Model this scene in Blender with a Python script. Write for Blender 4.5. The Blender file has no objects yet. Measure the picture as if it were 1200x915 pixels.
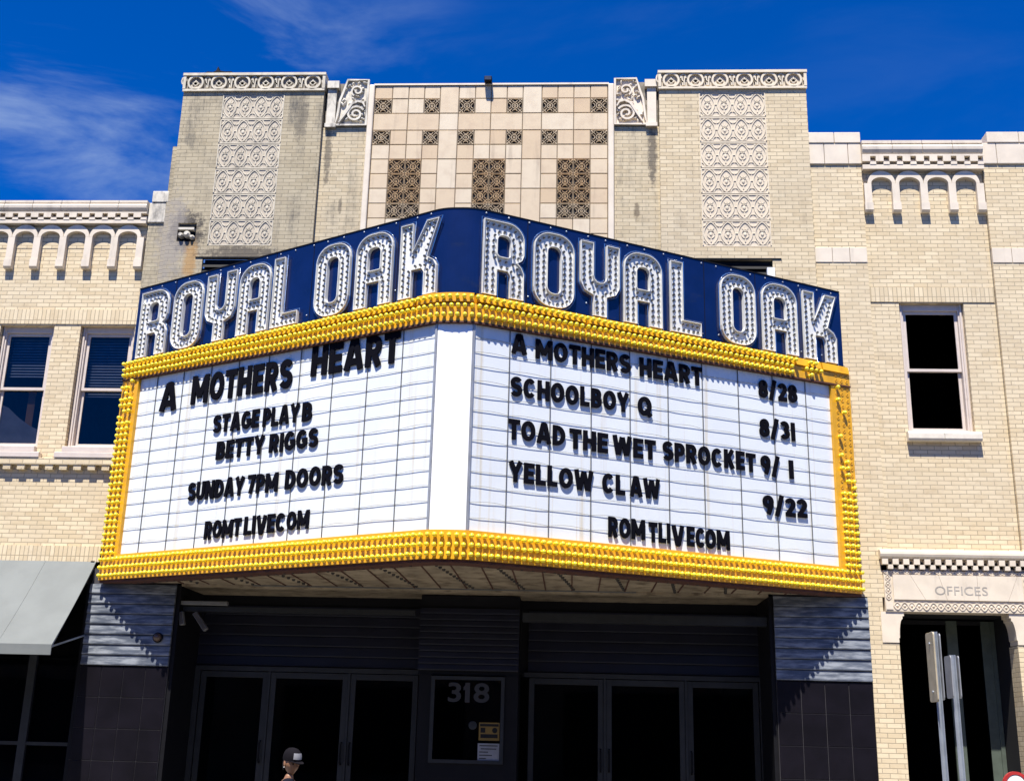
import bpy, bmesh, math, random
from mathutils import Vector, Matrix
R = math.radians
rnd = random.Random(7)
C = bpy.context.scene.collection
SC = bpy.context.scene

# ------------------------------------------------------------------ camera
CAM = Vector((1.4515, -17.28, 1.62))
f_ = Vector((-0.05351, 0.95676, 0.28583)); r_ = Vector((0.99853, 0.04889, 0.02399)); u_ = Vector((0.0, 0.0, 0.0))
u_ = r_.cross(f_).normalized(); f_.normalize(); r_ = f_.cross(u_).normalized()
cam = bpy.data.cameras.new('camera'); camo = bpy.data.objects.new('camera', cam); C.objects.link(camo)
cam.sensor_fit = 'HORIZONTAL'; cam.sensor_width = 36.0; cam.lens = 36.0 * 1350.69 / 1200.0
cam.clip_start = .1; cam.clip_end = 3000
m = Matrix((r_, u_, -f_)).transposed().to_4x4(); m.translation = CAM
camo.matrix_world = m
SC.camera = camo

# ------------------------------------------------------------------ light
SUN = Vector((-0.21, -1.0, 2.095)).normalized()          # towards the sun
EL = math.asin(SUN.z); ROT = math.atan2(SUN.x, SUN.y)
sl = bpy.data.lights.new('sun', 'SUN'); sl.energy = 5.0; sl.angle = R(.53); sl.color = (1.0, .95, .86)
so = bpy.data.objects.new('sun', sl); C.objects.link(so)
so.rotation_euler = (-SUN).to_track_quat('-Z', 'Y').to_euler(); so.location = (0, -10, 30)
W = bpy.data.worlds.new('World'); SC.world = W; W.use_nodes = True
nt = W.node_tree; N = nt.nodes; L = nt.links
for n in list(N): N.remove(n)
out = N.new('ShaderNodeOutputWorld'); bg = N.new('ShaderNodeBackground'); sky = N.new('ShaderNodeTexSky')
sky.sky_type = 'NISHITA'; sky.sun_disc = False; sky.sun_elevation = EL; sky.sun_rotation = ROT
sky.air_density = 1.0; sky.dust_density = .2; sky.ozone_density = 3.0; sky.altitude = 200
hs = N.new('ShaderNodeHueSaturation'); hs.inputs['Saturation'].default_value = 1.15; hs.inputs['Value'].default_value = 1.08
tint = N.new('ShaderNodeMix'); tint.data_type = 'RGBA'; tint.blend_type = 'MULTIPLY'; tint.inputs['Factor'].default_value = 1.; tint.inputs['B'].default_value = (.48, .77, 1.5, 1)
L.new(sky.outputs[0], tint.inputs['A']); L.new(tint.outputs['Result'], hs.inputs['Color'])
tc = N.new('ShaderNodeTexCoord')
mp = N.new('ShaderNodeMapping'); mp.inputs['Rotation'].default_value = (0, R(-14), R(8)); mp.inputs['Scale'].default_value = (2.6, 2.6, 8.0)
L.new(tc.outputs['Generated'], mp.inputs['Vector'])
nz = N.new('ShaderNodeTexNoise'); nz.inputs['Scale'].default_value = 1.7; nz.inputs['Detail'].default_value = 7; nz.inputs['Roughness'].default_value = .58
nz.inputs['Distortion'].default_value = .5
L.new(mp.outputs[0], nz.inputs['Vector'])
ramp = N.new('ShaderNodeMapRange'); ramp.interpolation_type = 'SMOOTHSTEP'
ramp.inputs['From Min'].default_value = .44; ramp.inputs['From Max'].default_value = .78
L.new(nz.outputs['Fac'], ramp.inputs['Value'])
dp = N.new('ShaderNodeVectorMath'); dp.operation = 'DOT_PRODUCT'; dp.inputs[1].default_value = (-.40, .78, .49)
L.new(tc.outputs['Generated'], dp.inputs[0])
rg = N.new('ShaderNodeMapRange'); rg.interpolation_type = 'SMOOTHSTEP'
rg.inputs['From Min'].default_value = .945; rg.inputs['From Max'].default_value = 1.0; rg.inputs['To Min'].default_value = .05
L.new(dp.outputs['Value'], rg.inputs['Value'])
mu = N.new('ShaderNodeMath'); mu.operation = 'MULTIPLY'; L.new(ramp.outputs[0], mu.inputs[0]); L.new(rg.outputs[0], mu.inputs[1])
mu2 = N.new('ShaderNodeMath'); mu2.operation = 'MULTIPLY'; mu2.inputs[1].default_value = .7; L.new(mu.outputs[0], mu2.inputs[0])
mx = N.new('ShaderNodeMix'); mx.data_type = 'RGBA'; mx.inputs['B'].default_value = (4.2, 5.6, 8.4, 1)
L.new(mu2.outputs[0], mx.inputs['Factor']); L.new(hs.outputs[0], mx.inputs['A'])
L.new(mx.outputs['Result'], bg.inputs['Color']); bg.inputs['Strength'].default_value = .05
L.new(bg.outputs[0], out.inputs[0])
SC.view_settings.view_transform = 'Standard'; SC.view_settings.look = 'None'
SC.view_settings.exposure = .92; SC.view_settings.gamma = 1.0; SC.view_settings.use_curve_mapping = False
SC.render.engine = 'CYCLES'
SC.cycles.max_bounces = 6

# ------------------------------------------------------------------ materials
def new_mat(name):
    m = bpy.data.materials.new(name); m.use_nodes = True
    nt = m.node_tree; b = nt.nodes['Principled BSDF']
    return m, nt, b
def nd(nt, t, **k):
    n = nt.nodes.new(t)
    for a, v in k.items(): setattr(n, a, v)
    return n
def math_(nt, op, a, b=None, c=None):
    n = nd(nt, 'ShaderNodeMath', operation=op)
    for i, v in enumerate((a, b, c)):
        if v is None: continue
        if isinstance(v, (int, float)): n.inputs[i].default_value = v
        else: nt.links.new(v, n.inputs[i])
    return n.outputs[0]
def mix_(nt, fac, a, b, blend='MIX'):
    n = nd(nt, 'ShaderNodeMix', data_type='RGBA', blend_type=blend)
    for i, v in (('Factor', fac), ('A', a), ('B', b)):
        if isinstance(v, (int, float)): n.inputs[i].default_value = v
        elif isinstance(v, tuple): n.inputs[i].default_value = (*v, 1) if len(v) == 3 else v
        else: nt.links.new(v, n.inputs[i])
    return n.outputs['Result']
def pos(nt):
    return nd(nt, 'ShaderNodeNewGeometry').outputs['Position']
def noise(nt, scale, detail=4, rough=.55, vec=None, stretch=None, dist=0.):
    v = vec or pos(nt)
    if stretch:
        mpn = nd(nt, 'ShaderNodeMapping'); mpn.inputs['Scale'].default_value = stretch
        nt.links.new(v, mpn.inputs['Vector']); v = mpn.outputs[0]
    n = nd(nt, 'ShaderNodeTexNoise'); n.inputs['Scale'].default_value = scale; n.inputs['Detail'].default_value = detail
    n.inputs['Roughness'].default_value = rough; n.inputs['Distortion'].default_value = dist
    nt.links.new(v, n.inputs['Vector']); return n.outputs['Fac']
def rng(nt, v, a, b, c=0., d=1., smooth=True):
    n = nd(nt, 'ShaderNodeMapRange')
    if smooth: n.interpolation_type = 'SMOOTHSTEP'
    for i, k in enumerate((a, b, c, d)): n.inputs[i + 1].default_value = k
    nt.links.new(v, n.inputs[0]); return n.outputs[0]
def bump(nt, b, h, strength=.3, dist=.01):
    n = nd(nt, 'ShaderNodeBump'); n.inputs['Strength'].default_value = strength; n.inputs['Distance'].default_value = dist
    nt.links.new(h, n.inputs['Height']); nt.links.new(n.outputs[0], b.inputs['Normal'])
def plain(name, col, rough=.6, metal=0., spec=.5, var=.12, scale=6., bmp=0., dirt=None, coat=0.):
    m, nt, b = new_mat(name)
    f = noise(nt, scale, 5)
    lo = tuple(c * (1 - var) for c in col); hi = tuple(min(1, c * (1 + var)) for c in col)
    c = mix_(nt, rng(nt, f, .3, .7), lo, hi)
    if dirt:
        dcol, lo_, hi_, st, sc, amt = dirt
        g = noise(nt, sc, 6, .62, stretch=st)
        c = mix_(nt, math_(nt, 'MULTIPLY', rng(nt, g, lo_, hi_), amt), c, dcol)
    nt.links.new(c, b.inputs['Base Color'])
    b.inputs['Roughness'].default_value = rough; b.inputs['Metallic'].default_value = metal
    b.inputs['Specular IOR Level'].default_value = spec; b.inputs['Coat Weight'].default_value = coat
    if bmp: bump(nt, b, noise(nt, scale * 6, 4), bmp, .01)
    return m
def brick(name, soldier=False, stain=0., c1=(.71, .59, .395), c2=(.58, .46, .285), mort=(.34, .275, .185), patches=()):
    m, nt, b = new_mat(name)
    p = pos(nt); s = nd(nt, 'ShaderNodeSeparateXYZ'); nt.links.new(p, s.inputs[0])
    u = math_(nt, 'ADD', s.outputs[0], s.outputs[1]); cb = nd(nt, 'ShaderNodeCombineXYZ')
    if soldier: nt.links.new(s.outputs[2], cb.inputs[0]); nt.links.new(u, cb.inputs[1])
    else: nt.links.new(u, cb.inputs[0]); nt.links.new(s.outputs[2], cb.inputs[1])
    # hand-laid unevenness
    wob = nd(nt, 'ShaderNodeTexNoise'); wob.inputs['Scale'].default_value = 3.; nt.links.new(p, wob.inputs['Vector'])
    w2 = nd(nt, 'ShaderNodeVectorMath', operation='SCALE'); w2.inputs['Scale'].default_value = .008
    sb = nd(nt, 'ShaderNodeVectorMath', operation='SUBTRACT'); sb.inputs[1].default_value = (.5, .5, .5)
    nt.links.new(wob.outputs['Color'], sb.inputs[0]); nt.links.new(sb.outputs[0], w2.inputs[0])
    ad = nd(nt, 'ShaderNodeVectorMath', operation='ADD'); nt.links.new(cb.outputs[0], ad.inputs[0]); nt.links.new(w2.outputs[0], ad.inputs[1])
    bt = nd(nt, 'ShaderNodeTexBrick'); nt.links.new(ad.outputs[0], bt.inputs['Vector'])
    bt.offset = 0. if soldier else .5; bt.offset_frequency = 2; bt.squash = 1.
    for k, v in (('Scale', 1.), ('Mortar Size', .0055), ('Mortar Smooth', .25), ('Bias', -.15), ('Brick Width', .24 if soldier else .212), ('Row Height', .068)):
        bt.inputs[k].default_value = v
    for k, v in (('Color1', c1), ('Color2', c2), ('Mortar', mort)): bt.inputs[k].default_value = (*v, 1)
    c = bt.outputs['Color']
    c = mix_(nt, rng(nt, noise(nt, .7, 5), .35, .7, 0, .35), c, (.50, .43, .32))
    c = mix_(nt, rng(nt, noise(nt, 9., 4), .5, .8, 0, .35), c, (.40, .30, .18))
    if stain:
        g = noise(nt, 1.5, 8, .75); st = noise(nt, 1., 7, .72, stretch=(6., 6., .7))
        k = math_(nt, 'MULTIPLY', rng(nt, g, .42, .68), rng(nt, st, .4, .66))
        c = mix_(nt, .42 * stain, c, (.30, .265, .185))
        c = mix_(nt, math_(nt, 'MULTIPLY', k, min(1., 1.2 * stain)), c, (.10, .095, .085))
    for (px, pz, rx, rz, colr, amt) in patches:         # old leaks and rust runs with their own outline
        dx = math_(nt, 'DIVIDE', math_(nt, 'SUBTRACT', s.outputs[0], px), rx); dz = math_(nt, 'DIVIDE', math_(nt, 'SUBTRACT', s.outputs[2], pz), rz)
        d = math_(nt, 'ADD', math_(nt, 'MULTIPLY', dx, dx), math_(nt, 'MULTIPLY', dz, dz))
        d = math_(nt, 'ADD', d, math_(nt, 'MULTIPLY', math_(nt, 'SUBTRACT', noise(nt, 9., 7, .78), .5), 4.2))
        c = mix_(nt, rng(nt, d, .2, 1.1, amt, 0.), c, colr)
    nt.links.new(c, b.inputs['Base Color']); b.inputs['Roughness'].default_value = .85; b.inputs['Specular IOR Level'].default_value = .25
    h = math_(nt, 'SUBTRACT', math_(nt, 'MULTIPLY', noise(nt, 60., 3), .25), bt.outputs['Fac'])
    bump(nt, b, h, .55, .012)
    return m
def island(name, stops, rough=.5, bmp=.1, dirt=None):
    m, nt, b = new_mat(name)
    g = nd(nt, 'ShaderNodeNewGeometry')
    cr = nd(nt, 'ShaderNodeValToRGB'); nt.links.new(g.outputs['Random Per Island'], cr.inputs[0])
    e = cr.color_ramp.elements
    for i, (p_, c_) in enumerate(stops):
        el = e[i] if i < 2 else e.new(p_)
        el.position = p_; el.color = (*c_, 1)
    c = mix_(nt, rng(nt, noise(nt, 5., 5), .4, .75, 0, .3), cr.outputs[0], (.42, .30, .20))
    if dirt:
        st = noise(nt, 1., 6, .6, stretch=(7., 7., .8))
        c = mix_(nt, rng(nt, st, .55, .75, 0, dirt), c, (.25, .19, .13))
    nt.links.new(c, b.inputs['Base Color']); b.inputs['Roughness'].default_value = rough; b.inputs['Specular IOR Level'].default_value = .35
    bump(nt, b, noise(nt, 18., 4), bmp, .01)
    return m
def glass(name, tint, gloss_col=(1, 1, 1), base=.04, gain=1.0):
    m = bpy.data.materials.new(name); m.use_nodes = True; nt = m.node_tree
    for n in list(nt.nodes): nt.nodes.remove(n)
    o = nd(nt, 'ShaderNodeOutputMaterial'); t = nd(nt, 'ShaderNodeBsdfTransparent'); t.inputs[0].default_value = (*tint, 1)
    g = nd(nt, 'ShaderNodeBsdfGlossy'); g.inputs['Roughness'].default_value = .01; g.inputs[0].default_value = (*gloss_col, 1)
    fr = nd(nt, 'ShaderNodeFresnel'); fr.inputs[0].default_value = 1.5
    f = math_(nt, 'MINIMUM', math_(nt, 'ADD', math_(nt, 'MULTIPLY', fr.outputs[0], gain), base - .04), 1.)
    mxs = nd(nt, 'ShaderNodeMixShader'); nt.links.new(f, mxs.inputs[0]); nt.links.new(t.outputs[0], mxs.inputs[1]); nt.links.new(g.outputs[0], mxs.inputs[2])
    b = nd(nt, 'ShaderNodeBump'); b.inputs['Strength'].default_value = .04; b.inputs['Distance'].default_value = .02
    nt.links.new(noise(nt, 1.6, 2), b.inputs['Height']); nt.links.new(b.outputs[0], g.inputs['Normal'])
    nt.links.new(mxs.outputs[0], o.inputs[0]); return m

M = {}
M['brick'] = brick('buff_brick')
M['brick_tower'] = brick('buff_brick_weathered', stain=.2)
M['brick_sooty'] = brick('buff_brick_sooty', c1=(.63, .53, .36), c2=(.47, .38, .24), mort=(.22, .18, .12), stain=1.1, patches=[(-4.95, 9.45, .34, .42, (.045, .04, .04), .9), (-4.85, 8.95, .14, .42, (.42, .25, .10), .8), (-4.0, 9.06, .8, .16, (.10, .085, .07), .85), (-3.2, 11.55, .12, .5, (.10, .09, .075), .6), (-5.2, 9.3, .3, .9, (.30, .27, .24), .7)])
M['brick_pilaster'] = brick('buff_brick_pilaster', stain=.6, patches=[(-2.72, 10.9, .07, .6, (.08, .07, .06), .7), (-2.45, 9.95, .04, .16, (.07, .06, .05), .6), (2.72, 10.9, .09, .6, (.10, .085, .07), .8), (2.45, 9.85, .06, .2, (.12, .09, .06), .7)])
M['soldier'] = brick('buff_soldier_brick', True)
terr_d = ((.30, .25, .20), .52, .78, (4, 4, .9), 1.2, .5)
M['relief_clean'] = plain('beige_relief_terracotta', (.64, .55, .41), .6, var=.08, scale=6., bmp=.06)
M['relief_old'] = plain('sooty_relief_terracotta', (.56, .50, .385), .6, var=.14, scale=6., dirt=((.12, .10, .08), .5, .75, (3, 3, 1.2), 2.6, .55), bmp=.06)
M['terra'] = plain('cream_terracotta', (.68, .59, .465), .45, var=.07, scale=3., dirt=terr_d, bmp=.06)
M['terra_old'] = plain('weathered_terracotta', (.62, .57, .47), .55, var=.14, scale=5., dirt=((.09, .08, .07), .46, .72, (3, 3, 1.2), 2.6, .75), bmp=.1)
M['recess'] = plain('terracotta_ground', (.47, .405, .31), .7, var=.12, scale=9., bmp=.1)
M['recess_clean'] = plain('terracotta_ground_clean', (.60, .51, .385), .7, var=.06, scale=9., bmp=.1)
M['recess_old'] = plain('stained_terracotta_ground', (.20, .175, .14), .8, var=.4, scale=10.)
M['recess_dark'] = plain('sooty_terracotta_ground', (.075, .062, .05), .8, var=.4, scale=14.)
M['tile'] = island('peach_tile', [(0, (.57, .425, .265)), (1, (.67, .57, .42)), (.35, (.61, .48, .32)), (.7, (.64, .52, .36))], .4, .08, .35)
M['grille_back'] = plain('grille_black', (.012, .009, .008), .8)
M['grille'] = plain('grille_terracotta', (.50, .385, .245), .5, var=.2, scale=12.)
M['grille_warm'] = plain('grille_terracotta_rust', (.46, .31, .16), .5, var=.3, scale=12.)
M['yellow'] = plain('yellow_enamel', (.68, .345, .012), .32, var=.10, scale=5., dirt=((.30, .13, .01), .55, .8, (3, 3, 2), 2., .6), spec=.5)
M['yellow_bulb'] = plain('yellow_lamp_glass', (.97, .77, .04), .22, var=.05, scale=8., spec=.6)
M['rust_edge'] = plain('rusty_red_edge', (.07, .022, .012), .8, var=.3, scale=9.)
M['blue'] = plain('blue_enamel', (.0038, .0115, .064), .2, var=.12, scale=2.5, spec=.5, dirt=((.02, .025, .05), .55, .8, (2, 2, 5), 1.2, .5), coat=.3)
M['white_enamel'] = plain('white_letter_enamel', (.74, .73, .68), .35, var=.06, scale=6., dirt=((.30, .24, .14), .55, .8, (3, 3, 2), 3., .4))
M['lamp_clear'] = plain('clear_lamp_glass', (.055, .055, .053), .06, var=.2, spec=.9, coat=.6)
M['neon'] = plain('neon_glass_tube', (.03, .09, .26), .05, var=.1, spec=.9, coat=1.)
M['board'] = plain('white_acrylic_board', (.72, .75, .76), .32, var=.03, scale=1.2, dirt=((.60, .53, .38), .54, .76, (10, 10, .22), 1., .85))
M['nose_white'] = plain('white_nose_panel', (.88, .88, .88), .3, var=.01)
M['track'] = plain('track_grey', (.34, .35, .36), .4, metal=.3)
M['divider'] = plain('divider_dark', (.10, .103, .107), .5)
M['black_letter'] = plain('black_letter_plastic', (.003, .003, .006), .75, var=.2, spec=.06)
M['trim'] = plain('dull_trim', (.15, .15, .145), .5)
M['soffit'] = plain('soffit_metal', (.36, .29, .20), .55, metal=.15, var=.2, scale=2., dirt=((.09, .06, .035), .45, .7, (2, 2, 2), 2.2, .8))
M['soffit_lamp'] = plain('soffit_socket', (.03, .025, .02), .6)
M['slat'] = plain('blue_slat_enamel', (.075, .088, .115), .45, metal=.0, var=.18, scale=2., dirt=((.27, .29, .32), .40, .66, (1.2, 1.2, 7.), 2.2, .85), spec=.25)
M['slat_shade'] = plain('navy_slat_in_shade', (.006, .0075, .018), .5, var=.2, scale=3., spec=.3)  # navy slats darkened further: entrance shade is put into their colour
M['black_tile'] = plain('black_wall_tile', (.0055, .0045, .0075), .45, var=.3, scale=2., spec=.15)
M['grout'] = plain('tile_grout', (.045, .042, .05), .8)
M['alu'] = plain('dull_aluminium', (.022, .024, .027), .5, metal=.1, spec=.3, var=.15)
M['dark_metal'] = plain('dark_metal', (.006, .006, .008), .6, spec=.15)
M['door_glass'] = glass('door_glass', (.30, .30, .34), base=.03, gain=.7)
M['pane'] = glass('window_glass', (.50, .54, .62), gloss_col=(.85, .9, .95), base=.05, gain=.75)
M['pane_dark'] = glass('dark_window_glass', (.25, .25, .28), base=.01, gain=.4)
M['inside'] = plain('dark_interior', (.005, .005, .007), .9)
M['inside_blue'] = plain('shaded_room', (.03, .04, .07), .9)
M['win_frame'] = plain('beige_window_frame', (.58, .50, .44), .5, var=.06, dirt=((.3, .24, .2), .55, .8, (2, 2, 2), 3., .4))
M['blind'] = plain('window_blind', (.40, .42, .45), .6)
M['awning'] = plain('grey_awning_canvas', (.16, .172, .166), .85, var=.07, scale=2., bmp=.05)
M['stone'] = plain('sill_stone', (.66, .60, .50), .6, var=.1, bmp=.08)
M['engrave'] = plain('engraved_shadow_grey', (.34, .31, .27), .8)
M['joint'] = plain('joint_dark', (.16, .13, .10), .9)
M['steel'] = plain('galvanised_steel', (.42, .46, .52), .4, metal=.6, var=.12)
M['sign_tan'] = plain('weathered_sign_plate', (.42, .36, .25), .5, var=.12, scale=9.)
M['sign_dull'] = plain('dull_grey_metal', (.12, .12, .125), .5)
M['sign_grey'] = plain('grey_sign_back', (.40, .41, .43), .4, metal=.4, var=.12)
M['green_grey'] = plain('green_grey_door_post', (.07, .088, .07), .55, var=.15)
M['red'] = plain('red_rim', (.42, .03, .03), .4)
M['white'] = plain('white_paint', (.78, .78, .76), .5)
M['sticker_y'] = plain('yellow_sticker', (.17, .10, .012), .5)
M['sticker_w'] = plain('dull_white_sticker', (.22, .22, .235), .6)
M['grey_print'] = plain('grey_print', (.020, .020, .024), .6)
M['concrete'] = plain('pavement_concrete', (.22, .21, .19), .9, var=.15, scale=1.5, bmp=.2)
M['asphalt'] = plain('asphalt', (.05, .05, .052), .9, var=.25, scale=8., bmp=.3)
M['line_paint'] = plain('road_paint', (.7, .62, .2), .7)
M['skin'] = plain('skin', (.24, .12, .065), .5, var=.05)
M['cloth_navy'] = plain('navy_cloth', (.006, .007, .014), .9, spec=.1)
M['cloth_dark'] = plain('dark_trousers', (.02, .02, .022), .9)
M['cap'] = plain('black_cap_cloth', (.006, .005, .007), .9, spec=.1)
M['hair'] = plain('black_hair', (.008, .007, .006), .6)
M['brown'] = plain('brown_dome', (.10, .06, .04), .3)
M['reflected_pole'] = plain('reflected_pole_brown', (.30, .14, .05), .8)  # brown of the street pole reflection painted behind the window glass
M['red_brick'] = brick('red_brick', c1=(.26, .11, .07), c2=(.20, .08, .05), mort=(.3, .27, .23))

# ------------------------------------------------------------------ mesh helpers
WL = {}
def wloc(o):
    return WL.get(o.name, Vector((0, 0, 0))) if o else Vector((0, 0, 0))
class MB:
    def __init__(s): s.v = []; s.f = []; s.mi = []; s.m = 0
    def add(s, vs, fs):
        b = len(s.v); s.v += [tuple(v) for v in vs]
        for f in fs: s.f.append([b + i for i in f]); s.mi.append(s.m)
    def box(s, x0, x1, y0, y1, z0, z1):
        s.add([(x, y, z) for z in (z0, z1) for y in (y0, y1) for x in (x0, x1)],
              [(0, 2, 3, 1), (4, 5, 7, 6), (0, 1, 5, 4), (2, 6, 7, 3), (0, 4, 6, 2), (1, 3, 7, 5)])
    def tbox(s, T, u0, u1, v0, v1, w0, w1):      # box in a local frame T(u, v, w)
        s.add([T(u, v, w) for w in (w0, w1) for v in (v0, v1) for u in (u0, u1)],
              [(0, 2, 3, 1), (4, 5, 7, 6), (0, 1, 5, 4), (2, 6, 7, 3), (0, 4, 6, 2), (1, 3, 7, 5)])
    def prism(s, T, poly, w0, w1):
        n = len(poly)
        s.add([T(u, v, w0) for u, v in poly] + [T(u, v, w1) for u, v in poly],
              [list(range(n))[::-1], [n + i for i in range(n)]] + [[i, (i + 1) % n, n + (i + 1) % n, n + i] for i in range(n)])
    def ribbon(s, T, pts, wd, w0, w1, closed=False, taper=None):
        n = len(pts); Lf = []; Rt = []
        for i, p in enumerate(pts):
            a = pts[i - 1] if (i > 0 or closed) else p; b = pts[(i + 1) % n] if (i < n - 1 or closed) else p
            d = (b[0] - a[0], b[1] - a[1]); l = math.hypot(*d) or 1.
            h = wd / 2 * (taper[i] if taper else 1.)
            nx, ny = -d[1] / l * h, d[0] / l * h
            Lf.append((p[0] + nx, p[1] + ny)); Rt.append((p[0] - nx, p[1] - ny))
        vs = []
        for i in range(n):
            vs += [T(*Lf[i], w0), T(*Lf[i], w1), T(*Rt[i], w1), T(*Rt[i], w0)]
        fs = []
        for i in range(n if closed else n - 1):
            a, b = 4 * i, 4 * ((i + 1) % n)
            fs += [[a + k, a + (k + 1) % 4, b + (k + 1) % 4, b + k] for k in range(4)]
        if not closed: fs += [[0, 1, 2, 3], [4 * n - 4 + k for k in (3, 2, 1, 0)]]
        s.add(vs, fs)
    def lathe(s, T, u, v, prof, seg=10):          # profile (radius, w) about the w axis at (u, v)
        vs = []; fs = []
        for r, w in prof:
            for k in range(seg):
                a = 2 * math.pi * k / seg; vs.append(T(u + r * math.cos(a), v + r * math.sin(a), w))
        for i in range(len(prof) - 1):
            for k in range(seg):
                fs.append([i * seg + k, i * seg + (k + 1) % seg, (i + 1) * seg + (k + 1) % seg, (i + 1) * seg + k])
        fs.append(list(range(seg))[::-1]); fs.append([(len(prof) - 1) * seg + k for k in range(seg)])
        s.add(vs, fs)
    def tube(s, pts, r, seg=6, closed=False):
        pts = [Vector(p) for p in pts]; n = len(pts); vs = []; fs = []
        up = Vector((.13, .31, .94))
        for i, p in enumerate(pts):
            a = pts[i - 1] if (i > 0 or closed) else p; b = pts[(i + 1) % n] if (i < n - 1 or closed) else p
            d = (b - a).normalized(); x = d.cross(up).normalized(); y = d.cross(x)
            rr = r[i] if isinstance(r, (list, tuple)) else r
            for k in range(seg):
                t = 2 * math.pi * k / seg; vs.append(p + x * math.cos(t) * rr + y * math.sin(t) * rr)
        for i in range(n if closed else n - 1):
            for k in range(seg):
                j = (i + 1) % n
                fs.append([i * seg + k, i * seg + (k + 1) % seg, j * seg + (k + 1) % seg, j * seg + k])
        if not closed: fs += [list(range(seg))[::-1], [(n - 1) * seg + k for k in range(seg)]]
        s.add(vs, fs)
    def blob(s, c, rx, ry, rz, T=None, seg=8, rings=5, rot=0.):
        vs = []; fs = []
        T = T or (lambda u, v, w: (u, v, w)); ca, sa = math.cos(rot), math.sin(rot)
        for i in range(rings + 1):
            th = math.pi * i / rings
            for k in range(seg):
                ph = 2 * math.pi * k / seg
                x, y, z = rx * math.sin(th) * math.cos(ph), ry * math.sin(th) * math.sin(ph), rz * math.cos(th)
                vs.append(T(c[0] + x * ca - y * sa, c[1] + x * sa + y * ca, c[2] + z))
        for i in range(rings):
            for k in range(seg):
                fs.append([i * seg + k, i * seg + (k + 1) % seg, (i + 1) * seg + (k + 1) % seg, (i + 1) * seg + k])
        s.add(vs, fs)
    def build(s, name, mats, parent=None, smooth=False, merge=False, **props):
        me = bpy.data.meshes.new(name); w = wloc(parent)
        me.from_pydata([(v[0] - w.x, v[1] - w.y, v[2] - w.z) for v in s.v], [], s.f)
        if not isinstance(mats, (list, tuple)): mats = [mats]
        for mt in mats: me.materials.append(M[mt])
        for p, mi in zip(me.polygons, s.mi): p.material_index = mi; p.use_smooth = smooth
        bm = bmesh.new(); bm.from_mesh(me)
        if smooth or merge: bmesh.ops.remove_doubles(bm, verts=bm.verts, dist=1e-5)
        bmesh.ops.recalc_face_normals(bm, faces=bm.faces); bm.to_mesh(me); bm.free()
        o = bpy.data.objects.new(name, me); C.objects.link(o)
        if parent: o.parent = parent; WL[o.name] = Vector(w)
        for k, v in props.items(): o[k] = v
        return o
def thing(name, label, cat, loc, group=None):
    o = bpy.data.objects.new(name, None); C.objects.link(o); o.location = loc; o.empty_display_size = .3
    o['label'] = label; o['category'] = cat
    if group: o['group'] = group
    WL[o.name] = Vector(loc); return o
def bevel(o, w=.008, seg=2):
    b = o.modifiers.new('bevel', 'BEVEL'); b.width = w; b.segments = seg; b.limit_method = 'ANGLE'; return o
def F0(u, v, w): return (u, -w, v)                     # facade frame: u right, v up, w out of the wall
def Fy(y): return lambda u, v, w: (u, y - w, v)
def arc(cx, cy, rx, ry, a0, a1, n=10):
    return [(cx + rx * math.cos(R(a0 + (a1 - a0) * i / n)), cy + ry * math.sin(R(a0 + (a1 - a0) * i / n))) for i in range(n + 1)]
def wall(mb, x0, x1, z0, z1, y, holes=(), depth=.2, back=None):
    xs = sorted({x0, x1, *[h[0] for h in holes], *[h[1] for h in holes]}); zs = sorted({z0, z1, *[h[2] for h in holes], *[h[3] for h in holes]})
    for a, b in zip(xs, xs[1:]):
        for c, d in zip(zs, zs[1:]):
            if any(h[0] <= a and b <= h[1] and h[2] <= c and d <= h[3] for h in holes): continue
            mb.add([(a, y, c), (b, y, c), (b, y, d), (a, y, d)], [(0, 1, 2, 3)])
    for a, b, c, d in holes:
        e = y + depth
        mb.add([(a, y, c), (b, y, c), (b, y, d), (a, y, d), (a, e, c), (b, e, c), (b, e, d), (a, e, d)],
               [(0, 1, 5, 4), (1, 2, 6, 5), (2, 3, 7, 6), (3, 0, 4, 7)])
GL = {}
def glyph(ch, off=.045):
    k = (ch, off)
    if k in GL: return GL[k]
    cu = bpy.data.curves.new('glyph', 'FONT'); cu.body = ch; cu.size = 1.; cu.offset = off; cu.extrude = .5; cu.resolution_u = 4
    ob = bpy.data.objects.new('glyph', cu); me = bpy.data.meshes.new_from_object(ob)
    xs = [v.co.x for v in me.vertices]; ys = [v.co.y for v in me.vertices]; x0, y0 = min(xs), min(ys); H = max(ys) - y0
    for v in me.vertices: v.co = ((v.co.x - x0) / H, (v.co.y - y0) / H, v.co.z + .5)
    me.name = 'letter_shape'; GL[k] = (me, (max(xs) - x0) / H)
    bpy.data.objects.remove(ob); return GL[k]
def text_mb(mb, T, s, u0, v0, h, w0, w1, width=None, off=.0):
    adv = []; 
    for ch in s: adv.append(.35 if ch == ' ' else glyph(ch, off)[1] + .16)
    tot = sum(adv) - .16; kx = (width / tot) if width else h
    u = u0
    for ch, a in zip(s, adv):
        if ch != ' ':
            me, _ = glyph(ch, off)
            mb.add([T(u + v.co.x * kx, v0 + v.co.y * h, w0 + v.co.z * (w1 - w0)) for v in me.vertices], [list(p.vertices) for p in me.polygons])
        u += a * kx

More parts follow.
